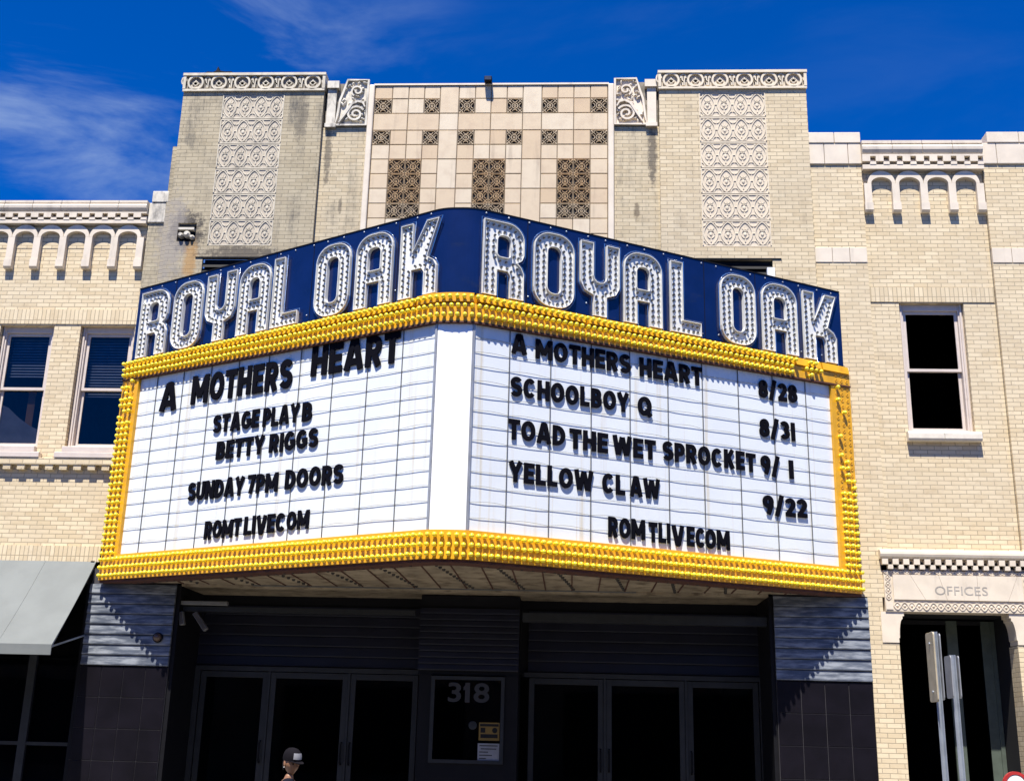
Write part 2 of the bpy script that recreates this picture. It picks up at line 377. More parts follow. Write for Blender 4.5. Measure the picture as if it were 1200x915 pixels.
# ------------------------------------------------------------------ ground
GZ = -.15
g = MB(); g.add([(-400, -400, -.31), (400, -400, -.31), (400, 400, -.31), (-400, 400, -.31)], [(0, 1, 2, 3)])
g.build('ground', 'asphalt', kind='structure')
g = MB(); g.box(-60, 60, -5.8, .29, -.3, GZ); g.box(-4.5, 4.38, .29, 1.09, -.3, GZ)
g.build('pavement', 'concrete', kind='structure')
g = MB(); g.box(-60, 60, -5.96, -5.804, -.3, GZ + .004)
g.build('kerb', 'stone', kind='structure')
g = MB(); g.add([(-60, -15.9, -.3), (60, -15.9, -.3), (60, -5.97, -.3), (-60, -5.97, -.3)], [(0, 1, 2, 3)])
g.build('road', 'asphalt', kind='structure')
g = MB()
for y in (-10.8, -11.05): g.add([(-60, y, -.296), (60, y, -.296), (60, y + .1, -.296), (-60, y + .1, -.296)], [(0, 1, 2, 3)])
g.build('road_marking', 'line_paint', kind='structure')
g = MB(); g.box(-60, 60, -21.9, -15.95, -.3, GZ)
g.build('far_pavement', 'concrete', kind='structure')

# ------------------------------------------------------------------ theatre building
B = thing('theater_building', 'buff brick theatre with two carved stone-topped towers behind the marquee', 'building', (0, .5, GZ))
# --- left wing wall
LW = [(-9.0, -8.1, 5.8, 7.84), (-7.92, -7.02, 5.8, 7.84), (-6.58, -5.68, 5.8, 7.84)]
w = MB(); wall(w, -12, -5.655, 4.24, 9.62, .06, LW, .22); w.build('wall', 'brick', B)
w = MB(); w.box(-12, -5.655, .045, .0598, 7.86, 8.11); w.build('soldier_course', 'soldier', B)
w = MB(); w.box(-12, -5.78, .04, .0598, 4.0, 4.238); w.build('soldier_course', 'soldier', B)
w = MB(); w.box(-5.648, -5.375, 0, 1.2, 3.7, 9.63); w.build('pier', 'brick_sooty', B)
w = MB(); w.box(-5.66, -5.36, -.03, 1.2, 9.632, 9.99); w.box(-5.62, -5.345, -.045, 1.2, 9.994, 10.2); bevel(w.build('pier_cap', 'terra_old', B), .012)
# --- right wing
RW = [(6.57, 7.57, 6.2, 8.3)]
w = MB(); wall(w, 6.122, 8.062, 4.2, 10.62, .06, RW, .22); w.build('wall', 'brick', B)
w = MB(); w.box(6.13, 8.055, .045, .0598, 8.315, 8.56); w.build('soldier_course', 'soldier', B)
for x0, x1, nm in ((5.29, 6.115, 0), (8.07, 9.6, 1)):
    w = MB(); zz = [3.68 if nm == 0 else 4.2, 8.96, 9.222, 10.69]
    w.box(x0, x1, 0, 1.2, zz[0], zz[1]); w.box(x0, x1, 0, 1.2, zz[2], zz[3]); w.build('pier', 'brick', B)
    w = MB(); n = 3 if nm == 0 else 5
    for i in range(n):
        a = x0 + (x1 - x0) * i / n; b = x0 + (x1 - x0) * (i + 1) / n
        w.box(a + .003, b - .003, -.012, 1.2, 8.963, 9.219)
    bevel(w.build('stone_band', 'terra', B), .006)
    w = MB(); cuts = [0, .3, .75, 1] if nm == 0 else [0, .16, .46, .75, 1]
    for a, b in zip(cuts, cuts[1:]): w.box(x0 - .02 + (x1 - x0 + .03) * a + .003, x0 - .02 + (x1 - x0 + .03) * b - .003, -.03, 1.2, 10.693, 11.065)
    cuts = [0, .5, 1] if nm == 0 else [.07, .4, .7, 1]
    for a, b in zip(cuts, cuts[1:]): w.box(x0 - .02 + (x1 - x0 + .03) * a + .003, x0 - .02 + (x1 - x0 + .03) * b - .003, -.045, 1.2, 11.068, 11.262)
    bevel(w.build('pier_cap', 'terra', B), .01)
# wall under the band, beside the OFFICES door
w = MB(); w.box(5.775, 5.99, 0, .35, GZ, 3.678); w.box(5.99, 6.19, 0, .35, GZ, 3.02); w.build('door_jamb', 'brick', B)
w = MB(); w.box(7.87, 9.6, 0, .35, GZ, 3.02); w.box(8.14, 9.6, 0, .35, 3.02, 4.198); w.build('door_jamb', 'brick', B)
w = MB(); w.box(6.116, 8.07, .0, .35, 4.11, 4.198); w.build('door_lintel', 'brick', B)

def cornice(x0, x1, ztop, zc, za, pitch_x, leg_x, leg_bot, parent):
    # roll moulding in short stones
    w = MB(); n = max(3, round((x1 - x0) / .49)); h = ztop - zc
    for i in range(n):
        a = x0 + (x1 - x0) * i / n + .004; b = x0 + (x1 - x0) * (i + 1) / n - .004
        pr = [(.5, zc), (-.06, zc), (-.085, zc + .02), (-.115, zc + h * .3), (-.12, zc + h * .5), (-.11, zc + h * .66), (-.075, zc + h * .74), (-.10, zc + h * .79), (-.10, ztop), (.5, ztop)]
        w.prism(lambda u, v, ww: (ww, u, v), pr, a, b)
    w.build('cornice', 'terra', parent)
    # checker of dentils
    w = MB(); d = zc - za; w.box(x0, x1, .04, .3, za, zc - .002)
    nd_ = round((x1 - x0) / .222); p = (x1 - x0) / nd_
    w.box(x0, x1, -.088, .038, zc - d * .14, zc - .004)
    for i in range(nd_):
        a = x0 + p * i
        w.box(a, a + p * .58, -.088, .038, za + d * .50, zc - d * .142)
        w.box(a + p * .60, a + p * .97, -.03, .038, za + d * .60, za + d * .70)
        w.box(a + p * .56, a + p * 1.02, -.080, .038, za + d * .30, za + d * .498)
    w.box(x0, x1, -.072, .038, za, za + d * .298)
    w.build('dentil_band', 'terra', parent)
    # arcade of round arches on corbel legs
    dp_ = .085
    for i, xa in enumerate(leg_x[:-1]):
        xb = leg_x[i + 1]; cx = (xa + xb) / 2; r = (xb - xa) / 2; top = za - .012; cz = top - r
        w = MB(); ri = r - .058
        w.prism(Fy(.058), arc(cx, cz, r - .002, r, 180, 0, 20) + arc(cx, cz, ri, r - .115, 0, 180, 20), .0, dp_)
        w.build('arch', 'terra', parent)
    for k, xa in enumerate(leg_x):
        w = MB(); hw = .058; zt = top - r - .002; zm = leg_bot + .16
        w.tbox(Fy(.058), xa - hw, xa + hw, zm + .003, zt, 0, dp_)
        w.prism(lambda u, v, ww: (ww, u, v), [(.058, leg_bot), (.058 - dp_ * .8, leg_bot), (.058 - dp_ * 1.18, leg_bot + .03), (.058 - dp_ * 1.18, zm), (.058, zm)], xa - hw - .008, xa + hw + .008)
        w.build('arcade_leg', 'terra', parent)
    w = MB(); w.box(x0, x1, .055, 1.2, za - .4, ztop - .05); w.build('parapet', 'brick', parent)
cornice(-12, -5.665, 10.0, 9.80, 9.6, .44, [-5.74 - .438 * i for i in range(15)][::-1], 8.81, B)
cornice(6.122, 8.06, 11.08, 10.84, 10.58, .455, [6.195, 6.64, 7.09, 7.54, 7.985], 9.84, B)
w = MB(); w.box(-12, -5.655, -.045, .059, 5.5, 5.6)
for i in range(28): w.box(-12 + i * .226, -12 + i * .226 + .12, -.03, .059, 5.42, 5.497)
w.build('belt_course', 'brick', B)

# --- windows
def window(x0, x1, z0, z1, y, glassmat, blinds, sillmat, deep):
    mid = z0 + (z1 - z0) * .49; t = .075
    fr = MB()
    fr.box(x0, x0 + t, y, y + .12, z0, z1); fr.box(x1 - t, x1, y, y + .12, z0, z1); fr.box(x0 + t, x1 - t, y, y + .12, z1 - .1, z1); fr.box(x0 + t, x1 - t, y, y + .12, z0, z0 + .05)
    fr.box(x0 + .02, x0 + .05, y - .025, y, z0, z1); fr.box(x1 - .05, x1 - .02, y - .025, y, z0, z1)
    win = bevel(fr.build('window', 'win_frame', B), .006)
    a, b = x0 + t + .003, x1 - t - .003
    for k, (c, d, yy) in enumerate(((mid - .025, z1 - .103, y + .045), (z0 + .053, mid + .022, y + .085))):
        s = MB(); e = .045
        if k == 0: yy = y + .04
        s.box(a, a + e, yy, yy + .035, c, d); s.box(b - e, b, yy, yy + .035, c, d); s.box(a + e, b - e, yy, yy + .035, c, c + e); s.box(a + e, b - e, yy, yy + .035, d - e, d)
        s.build('sash', 'win_frame', win)
        p = MB(); p.add([(a + e, yy + .018, c + e), (b - e, yy + .018, c + e), (b - e, yy + .018, d - e), (a + e, yy + .018, d - e)], [(0, 1, 2, 3)])
        p.build('pane', glassmat, win)
    if blinds:
        s = MB(); z = z1 - .15
        while z > z0 + blinds * (z1 - z0):
            s.add([(a, y + .19, z), (b, y + .19, z), (b, y + .165, z - .036), (a, y + .165, z - .036)], [(0, 1, 2, 3)]); z -= .048
        s.build('blind', 'blind', win)
    s = MB()
    if sillmat == 'stone':
        xm = (x0 + x1) / 2
        for p0, p1 in ((x0 - .04, xm - .003), (xm + .003, x1 + .06)):
            s.prism(lambda u, v, ww: (ww, u, v), [(y + .1, z0 - .16), (-.045, z0 - .16), (-.065, z0 - .13), (-.065, z0 - .05), (-.03, z0 - .012), (y + .1, z0 - .002)], p0, p1)
        s.build('sill', 'stone', win)
    else:
        s.box(x0 - .0, x1 + .0, -.03, y + .1, z0 - .1, z0 - .002); s.box(x0 - .1, x1 + .1, -.06, .055, z0 - .195, z0 - .103); bevel(s.build('sill', 'win_frame', win), .01)
    return win
def copy_tree(o, dx, parent):
    c = o.copy(); C.objects.link(c); c.parent = parent
    c.location = o.location + Vector((dx, 0, 0))
    for ch in list(o.children):
        d = ch.copy(); C.objects.link(d); d.parent = c
    return c
wa = window(-6.58, -5.68, 5.8, 7.84, .16, 'pane', .45, 'wood', .2)
wb = window(-7.92, -7.02, 5.8, 7.84, .16, 'pane', .62, 'wood', .2)
w = MB(); w.prism(Fy(.29), [(-7.84, 5.86), (-7.12, 5.86), (-7.12, 6.12), (-7.3, 6.2), (-7.5, 6.33), (-7.7, 6.5), (-7.84, 6.56)], 0, .012); w.build('pale_reflection', 'sticker_w', wb)  # pale sheet added to stand in for a reflection in the lower pane
w = MB(); w.box(-7.40, -7.28, .30, .31, 5.86, 6.78); w.build('pole_reflection', 'reflected_pole', wb)  # brown strip added as the reflection of a street pole
wcpy = copy_tree(wb, -1.08, B)
window(6.57, 7.57, 6.2, 8.3, .14, 'pane_dark', 0, 'stone', .2)
w = MB()
for a, b, c, d in LW: w.add([(a - .4, .285, c - .3), (b + .3, .285, c - .3), (b + .3, .285, d + .3), (a - .4, .285, d + .3), (a - .4, 1.6, c - .3), (b + .3, 1.6, c - .3), (b + .3, 1.6, d + .3), (a - .4, 1.6, d + .3)], [(4, 5, 6, 7), (0, 4, 7, 3), (1, 5, 6, 2), (0, 1, 5, 4), (3, 2, 6, 7)])
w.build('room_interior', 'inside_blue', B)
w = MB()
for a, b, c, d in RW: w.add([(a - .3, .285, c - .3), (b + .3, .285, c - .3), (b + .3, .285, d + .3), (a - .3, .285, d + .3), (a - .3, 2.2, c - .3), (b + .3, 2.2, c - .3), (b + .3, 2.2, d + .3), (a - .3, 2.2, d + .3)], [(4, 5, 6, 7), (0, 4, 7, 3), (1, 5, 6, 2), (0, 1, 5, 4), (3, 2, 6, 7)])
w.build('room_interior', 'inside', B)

# --- towers
TY = -.08
def ogee_panel(x0, x1, z0, z1, y, relief, ground, parent):
    p = MB(); T = Fy(y); rows, cols = 6, 4; cw = (x1 - x0) / cols; chh = (z1 - z0) / rows
    g = MB(); g.tbox(T, x0, x1, z0, z1, -.05, .0); 
    panel = g.build('ornament_panel', ground, parent)
    for r in range(rows):
        zb = z0 + chh * r
        p.tbox(T, x0, x1, zb + .006, zb + .024, .001, .010); p.tbox(T, x0, x1, zb + chh - .024, zb + chh - .006, .001, .010)
        for c in range(cols):
            xa = x0 + cw * c; cx, cz = xa + cw / 2, zb + chh / 2
            hw, hh = cw * .44, chh * .37
            pts = []
            for i in range(28):
                t = 2 * math.pi * i / 28; k = 1. + .14 * abs(math.sin(t)) ** 6
                pts.append((cx + hw * .93 * math.copysign(abs(math.cos(t)) ** 1.15, math.cos(t)), cz + hh * k * math.copysign(abs(math.sin(t)) ** 1., math.sin(t))))
            p.ribbon(T, pts, .015, .001, .012, True)
            for q_ in ((-.36, -.3), (.36, -.3), (-.36, .3), (.36, .3), (0, .41), (0, -.43), (-.46, 0), (.46, 0), (-.2, .40), (.2, .40), (-.2, -.41), (.2, -.41)): p.blob((cx + q_[0] * cw, cz + q_[1] * chh, .003), .013, .013, .010, T, 6, 3)
            p.ribbon(T, arc(cx, cz - .01, hw * .5, hh * .42, 0, 340, 14), .012, .001, .010)
            p.blob((cx, cz - .01, .004), hw * .22, hh * .22, .010, T, 8, 4)
            for a in (60, 90, 120):
                q = [(cx + math.cos(R(a)) * k, cz + math.sin(R(a)) * k * 1.3) for k in (.03, .06, .09)]
                p.ribbon(T, q, .016, .001, .010)
            p.ribbon(T, [(cx, cz - hh * .45), (cx, cz - hh * .85)], .02, .001, .010)
            for sx in (-1, 1):
                for sz in (-1, 1):
                    a0 = {(1, 1): 180, (1, -1): 90, (-1, 1): 270, (-1, -1): 0}[(sx, sz)]
                    p.ribbon(T, arc(cx + sx * cw * .48, cz + sz * chh * .43, cw * .22, chh * .16, a0, a0 + 90, 5), .016, .001, .010)
        if r < rows: p.tbox(T, x0, x0 + .016, zb + .026, zb + chh - .026, .001, .02); p.tbox(T, x1 - .016, x1, zb + .026, zb + chh - .026, .001, .02)
    p.build('relief', relief, panel)
    j = MB()
    for r in range(1, rows): j.tbox(T, x0, x1, z0 + chh * r - .0055, z0 + chh * r + .0055, .001, .004)
    j.build('joint', 'joint', panel)
    return panel
def frieze(x0, x1, z0, z1, y, relief, ground, parent):
    T = Fy(y); g = MB(); g.tbox(T, x0, x1, z0, z1, -.6, .0); fz = g.build('frieze', ground, parent)
    p = MB(); n = 6; cw = (x1 - x0) / n; hh = z1 - z0
    p.tbox(T, x0 - .02, x1 + .02, z1 - .028, z1 + .02, -.6, .055); p.tbox(T, x0 - .01, x1 + .01, z0 - .01, z0 + .03, .001, .04)
    p.tbox(T, x0 - .012, x0 + .035, z0 + .031, z1 - .029, -.3, .045); p.tbox(T, x1 - .035, x1 + .012, z0 + .031, z1 - .029, -.3, .045)
    for i in range(n):
        cx, cz = x0 + cw * (i + .5), (z0 + z1) / 2; r = hh * .40
        p.ribbon(T, arc(cx, cz, r, r, 0, 343, 22), .034, .001, .04, True)
        for a in (38, 64, 90, 116, 142):
            L_ = r * (.62 if a == 90 else .52)
            p.ribbon(T, [(cx + math.cos(R(a)) * k * L_, cz - .05 + math.sin(R(a)) * k * L_ * 1.25) for k in (.1, .5, .8, 1.)], .036, .001, .03, taper=[.5, 1, .9, .3])
        p.blob((cx, cz - .055, .004), .035, .03, .028, T)
        p.ribbon(T, arc(cx, cz - .02, r * .66, r * .62, 200, 340, 8), .018, .001, .026)
        for sx in (-1, 1):
            p.ribbon(T, arc(cx + sx * cw * .5, cz + hh * .12, cw * .11, hh * .24, 180 if sx > 0 else 0, 270, 6), .022, .001, .03)
            p.ribbon(T, [(cx + sx * (cw * .5 - .012), cz - .10), (cx + sx * (cw * .5 - .02), cz + .07)], .02, .001, .03)
    p.build('relief', relief, fz)
    return fz
for sgn in (-1, 1):
    x0, x1 = (-5.285, -2.845) if sgn < 0 else (2.835, 5.275)
    px0, px1 = (-4.585, -3.52) if sgn < 0 else (3.50, 4.595)
    bm_ = 'brick_sooty' if sgn < 0 else 'brick_tower'
    lx0, lx1 = (-4.64, -3.3) if sgn < 0 else (3.5, 4.6)
    holes = [(px0, px1, 9.195, 12.0), (lx0, lx1, 7.6, 8.97)]
    if sgn < 0: holes.append((-5.11, -4.80, 9.27, 9.6))
    w = MB(); wall(w, x0, x1, 3.7, 12.055, TY, holes, .06)
    w.add([(x1, TY, 3.7), (x1, 1.5, 3.7), (x1, 1.5, 12.3), (x1, TY, 12.055)], [(0, 1, 2, 3)]); w.add([(x0, TY, 3.7), (x0, 1.5, 3.7), (x0, 1.5, 12.3), (x0, TY, 12.055)], [(0, 1, 2, 3)])
    if sgn < 0: w.box(-5.372, -5.287, -.04, 1.4, 3.7, 11.03)
    tw = w.build('tower', bm_, B)
    ogee_panel(px0, px1, 9.195, 12.0, TY + .015, 'relief_old' if sgn < 0 else 'relief_clean', 'recess' if sgn < 0 else 'recess_clean', B)
    frieze(x0, x1, 12.058, 12.37, TY - .0, 'relief_old' if sgn < 0 else 'relief_clean', 'recess_old' if sgn < 0 else 'recess', B)
    w = MB(); w.box(x0, x1, .55, 1.5, 12.0, 12.35); w.build('tower_core', 'inside', B)
    w = MB(); w.box(lx0 + .02, lx1 - .02, TY + .07, TY + .09, 7.6, 8.97)
    w.build('dark_recess', 'inside', B)
    if sgn < 0:
        w = MB(); w.box(-5.13, -4.78, .1, .14, 9.2, 9.62); w.build('dark_recess', 'inside', B)
    w = MB()
    z = 7.62
    while z < 8.9:
        w.add([(lx0, TY + .012, z), (lx1, TY + .012, z), (lx1, TY + .055, z + .09), (lx0, TY + .055, z + .09)], [(0, 1, 2, 3)]); z += .1
    w.build('louvre', 'dark_metal', B)
    w = MB(); w.box(lx0 - .12, lx1 + .14, TY - .012, TY + .02, 8.975, 8.995); w.build('lintel_angle', 'dark_metal', B)
    if sgn > 0:
        w = MB(); w.box(4.5, 4.62, TY - .05, TY + .05, 8.55, 8.82); w.build('conduit_box', 'white', B)
# ragged flashing on the left tower top
w = MB(); w.prism(Fy(TY - .05), [(-4.97, 12.39), (-4.9, 12.43), (-4.8, 12.42), (-4.75, 12.45), (-4.72, 12.53), (-4.695, 12.45), (-4.6, 12.43), (-4.48, 12.43), (-4.44, 12.395)], -.3, -.02)
w.build('loose_flashing', 'dark_metal', B)
# broken bracket in the hole of the left tower
w = MB(); T = Fy(TY + .05)
w.tbox(T, -5.09, -4.82, 9.46, 9.50, 0, .1); w.lathe(T, -5.04, 9.37, [(.045, 0), (.05, .06), (.03, .12)], 10); w.lathe(T, -4.94, 9.385, [(.055, 0), (.06, .08), (.03, .13)], 10); w.lathe(T, -4.855, 9.34, [(.04, 0), (.045, .05), (.02, .11)], 10)
w.build('broken_insulator', 'terra_old', B, smooth=False)
# --- pilasters with carved consoles
for sgn in (-1, 1):
    xi, xo = 2.09, 2.79
    X = lambda a: sgn * a
    w = MB(); a, b = sorted((X(xi), X(xo + .06))); w.box(a, b, .0, 1.2, 3.7, 11.40); w.build('pilaster', 'brick_pilaster', B)
    def T(u, v, ww, s_=sgn): return (s_ * u, .0 - ww, v)
    g = MB(); g.tbox(T, xi, xo + .03, 11.405, 12.26, -.9, -.03); cb_ = g.build('carved_console', 'recess_old', B)
    p = MB()
    body = [(2.10, 11.43), (2.63, 11.43), (2.60, 11.6), (2.57, 11.9), (2.51, 12.1), (2.46, 12.29), (2.10, 12.29)]
    p.prism(T, body, -.029, .0)
    p.ribbon(T, body, .035, .0, .05, True)
    p.tbox(T, 2.64, 2.79, 11.45, 12.12, -.029, .03); p.tbox(T, 2.60, 2.80, 12.125, 12.26, -.029, .07); p.tbox(T, 2.61, 2.80, 11.38, 11.447, -.029, .07)
    sp = [(2.29 + (.155 - .135 * i / 34) * math.cos(R(150 - i * 19)), 11.63 + (.155 - .135 * i / 34) * math.sin(R(150 - i * 19))) for i in range(34)]
    p.ribbon(T, sp, .034, .0, .06)
    p.ribbon(T, [(2.56, 11.47), (2.45, 11.66), (2.36, 11.82), (2.26, 11.87), (2.17, 11.84), (2.13, 11.76)], .04, .0, .07, taper=[.5, 1, 1.1, 1, .8, .5])
    sp = [(2.28 + (.11 - .09 * i / 22) * math.cos(R(-60 + i * 22)), 12.08 + (.11 - .09 * i / 22) * math.sin(R(-60 + i * 22))) for i in range(22)]
    p.ribbon(T, sp, .028, .0, .05)
    for i in range(52):
        v = rnd.uniform(11.5, 12.26); u = rnd.uniform(2.13, 2.57 - max(0, v - 11.8) * .22)
        p.blob((u, v, .012), rnd.uniform(.03, .06), rnd.uniform(.014, .024), .035, T, 6, 4, rnd.uniform(0, 3.1))
    p.build('carving', 'terra_old' if sgn < 0 else 'terra', cb_)
    w = MB(); a, b = sorted((X(1.985), X(2.085))); w.box(a, b, -.05, .6, 3.7, 12.2); bevel(w.build('corner_moulding', 'terra', B), .02, 3)

# --- tiled centre
CX = [-1.98, -1.68, -1.40, -1.13, -.86, -.54, -.26, .01, .28, .55, .87, 1.14, 1.41, 1.69, 1.98]
RZ = [12.19, 11.94, 11.66, 11.34, 11.07, 10.80, 10.53, 10.26, 9.99, 9.72, 9.45, 9.18, 8.91, 8.64]
TLY = .02
small = {(0, 1), (3, 1), (5, 1), (8, 1), (10, 1), (13, 1)} | {(c, 3) for c in (0, 3, 5, 8, 10, 13)}
big = {(c, r) for c in (1, 2, 6, 7, 11, 12) for r in (5, 6, 7, 8)}
w = MB(); w.box(-1.984, 1.984, TLY, 1.2, 8.0, 12.16); w.build('centre_wall', 'joint', B)
tl = MB(); done = set()
def tile(c0, c1, r0, r1):
    e = .0045; x0, x1, zt, zb = CX[c0] + e, CX[c1 + 1] - e, RZ[r0] - e, RZ[r1 + 1] + e; b = .008
    y = TLY - .028 - rnd.uniform(0, .004)
    tl.add([(x0, TLY, zb), (x1, TLY, zb), (x1, TLY, zt), (x0, TLY, zt), (x0, y + b, zb), (x1, y + b, zb), (x1, y + b, zt), (x0, y + b, zt),
            (x0 + b, y, zb + b), (x1 - b, y, zb + b), (x1 - b, y, zt - b), (x0 + b, y, zt - b)],
           [(8, 9, 10, 11)] + [(i, (i + 1) % 4, 4 + (i + 1) % 4, 4 + i) for i in range(4)] + [(4 + i, 4 + (i + 1) % 4, 8 + (i + 1) % 4, 8 + i) for i in range(4)])
    for c in range(c0, c1 + 1):
        for r in range(r0, r1 + 1): done.add((c, r))
for c in (4, 9):
    tile(c, c, 0, 1); tile(c, c, 3, 4); tile(c, c, 5, 6); tile(c, c, 7, 9); tile(c, c, 2, 2)
for a, b in ((0, 1), (2, 3), (5, 6), (7, 8), (10, 11), (12, 13)): tile(a, b, 2, 2)
for r in range(len(RZ) - 1):
    for c in range(14):
        if (c, r) not in done and (c, r) not in small and (c, r) not in big: tile(c, c, r, r)
tl.build('tile_facing', 'tile', B)
def grille_cell(p, x0, x1, z0, z1, T, d):
    cx, cz = (x0 + x1) / 2, (z0 + z1) / 2; h = (x1 - x0) / 2; k = (z1 - z0) / (x1 - x0)
    P = lambda pts: [(cx + a * h, cz + b * h * k) for a, b in pts]
    p.ribbon(T, P([(-.96, -.96), (.96, -.96), (.96, .96), (-.96, .96)]), .007, 0, d, True)
    p.ribbon(T, P(arc(0, 0, .36, .36, 0, 345, 16)), .0105, 0, d, True)
    p.ribbon(T, P(arc(0, 0, .13, .13, 0, 330, 8)), .010, 0, d, True)
    for a in (0, 90, 180, 270):
        ca, sa = math.cos(R(a)), math.sin(R(a)); rot = lambda pts: P([(x * ca - y * sa, x * sa + y * ca) for x, y in pts])
        p.ribbon(T, rot(arc(.78, 0, .27, .30, 95, 265, 8)), .008, 0, d)
        p.ribbon(T, rot([(.34, .34), (.6, .6), (.92, .92)]), .0095, 0, d, taper=[.6, 1, 1.3])
        p.ribbon(T, rot([(.90, .44), (.66, .66), (.44, .90)]), .008, 0, d)
T = Fy(TLY - .002)
for (c, r) in sorted(small):
    g = MB(); g.tbox(T, CX[c] + .003, CX[c + 1] - .003, RZ[r + 1] + .003, RZ[r] - .003, .001, .004); go = g.build('grille', 'grille_back', B)
    p = MB(); grille_cell(p, CX[c] + .004, CX[c + 1] - .004, RZ[r + 1] + .004, RZ[r] - .004, Fy(TLY - .006), .026); p.build('tracery', 'grille', go)
for c0 in (1, 6, 11):
    g = MB(); g.tbox(T, CX[c0] + .003, CX[c0 + 2] - .003, RZ[9] + .003, RZ[5] - .003, .001, .004); go = g.build('grille', 'grille_back', B)
    p = MB()
    for c in (c0, c0 + 1):
        for r in (5, 6, 7, 8):
            p.m = 1 if r < 8 else 0
            grille_cell(p, CX[c] + .003, CX[c + 1] - .003, RZ[r + 1] + .003, RZ[r] - .003, Fy(TLY - .006), .026)
    p.build('tracery', ['grille', 'grille_warm'], go)
w = MB(); w.box(-2.0, 2.0, -.03, 1.2, 12.193, 12.225); w.build('coping', 'terra', B)

# --- ground floor: facings beside the entrance
def slats(mb, x0, x1, z0, z1, y, pitch, lean=.022):
    n = round((z1 - z0) / pitch); p = (z1 - z0) / n
    for i in range(n):
        a = z0 + p * i
        mb.prism(lambda u, v, ww: (ww, u, v), [(y + .03, a + .004), (y - lean, a + .004), (y - lean - .004, a + .02), (y - .004, a + p - .006), (y + .03, a + p - .006)], x0, x1)
for x0, x1 in ((-5.835, -4.515), (4.405, 5.768)):
    w = MB(); slats(w, x0, x1, 2.465, 3.665, -.02, .149); w.build('slat_facing', 'slat', B)
    w = MB(); w.box(x0, x1, -.012, .2, GZ, 2.445); w.box(x0 + .002, x1 - .002, .015, .3, 2.445, 3.9); tw = w.build('facing_ground', 'grout', B)
    w = MB(); n = 4; pw = (x1 - x0) / n; z = 2.455
    while z > GZ + .05:
        zb = max(z - .445, GZ + .01)
        for i in range(n):
            w.box(x0 + pw * i + .0035, x0 + pw * (i + 1) - .0035, -.024, -.0115, zb + .0035, z - .0035)
        z -= .445
    bevel(w.build('tile_facing', 'black_tile', B), .003, 1)
# recess: side walls, back wall with slats, ceiling
w = MB(); slats(w, -4.5, -.92, 2.56, 3.5, 1.12, .149, .015); slats(w, .78, 4.39, 2.56, 3.5, 1.12, .149, .015); w.build('entrance_siding', 'slat_shade', B)
w = MB(); w.box(-4.508, -4.45, .02, 1.3, GZ, 3.66); w.box(4.34, 4.398, .02, 1.3, GZ, 3.66); w.box(-4.45, 4.34, 1.15, 1.3, 2.5, 3.66); w.build('entrance_wall', 'dark_metal', B)
w = MB(); w.box(-4.45, 4.34, .02, 1.149, 3.655, 3.70); w.build('entrance_ceiling', 'soffit', B)
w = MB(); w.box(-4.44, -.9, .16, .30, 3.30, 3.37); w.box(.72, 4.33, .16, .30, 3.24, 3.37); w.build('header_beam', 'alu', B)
w = MB(); w.box(-3.35, 2.4, .004, .018, 3.672, 3.69); w.build('ceiling_trim', 'trim', B)
# box office between the doors
w = MB(); slats(w, -.85, .66, 2.52, 3.45, .44, .093, .012); w.build('box_office_header', 'slat_shade', B)
w = MB(); w.box(-.85, .66, .48, 1.2, 2.46, 3.64); w.box(-.83, -.64, .46, 1.2, GZ, 2.46); w.box(.46, .66, .46, 1.2, GZ, 2.46); w.box(-.64, .46, .46, 1.2, GZ, 1.20); w.build('box_office', 'dark_metal', B)
w = MB(); w.box(-.64, -.585, .42, .5, 1.2, 2.44); w.box(.41, .46, .42, .5, 1.2, 2.44); w.box(-.585, .41, .42, .5, 2.39, 2.44); w.box(-.585, .41, .42, .5, 1.2, 1.25)
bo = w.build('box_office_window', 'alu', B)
w = MB(); w.box(-.585, .41, .452, .458, 1.25, 2.39); w.build('pane', 'door_glass', bo)
w = MB(); w.box(-.6, .43, 1.0, 1.05, 1.2, 2.45); w.build('box_office_interior', 'inside', B)
w = MB(); text_mb(w, Fy(.451), '318', -.385, 2.065, .285, .0, .006, .62, .02); w.prism(Fy(.451), [(-.155, 2.235), (-.06, 2.29), (-.06, 2.349), (-.10, 2.349), (-.155, 2.285)], .0005, .0055); w.build('address_number', 'grey_print', bo)
w = MB(); w.lathe(Fy(.451), .0, 1.74, [(.062, 0), (.062, .012), (.05, .018)], 18); w.build('speak_hole', 'alu', bo)
T = Fy(.451)
w = MB(); w.tbox(T, .095, .40, 1.53, 1.785, 0, .003); w.m = 1
w.tbox(T, .11, .385, 1.73, 1.765, .003, .005); w.tbox(T, .12, .375, 1.565, 1.62, .003, .005); w.tbox(T, .12, .19, 1.64, 1.71, .003, .005); w.lathe(T, .33, 1.675, [(.04, .003), (.04, .005)], 12)
w.build('sticker', ['sticker_y', 'inside'], bo, label='yellow sticker with dark print')
w = MB(); w.tbox(T, .085, .405, 1.235, 1.49, 0, .003); w.m = 1
for i, (a, b) in enumerate(((.11, .38), (.13, .36), (.11, .24), (.11, .30), (.11, .21))): w.tbox(T, a, b, 1.45 - i * .045, 1.465 - i * .045, .003, .004)
w.build('sticker', ['sticker_w', 'grey_print'], bo, label='white sticker with small dark lines')
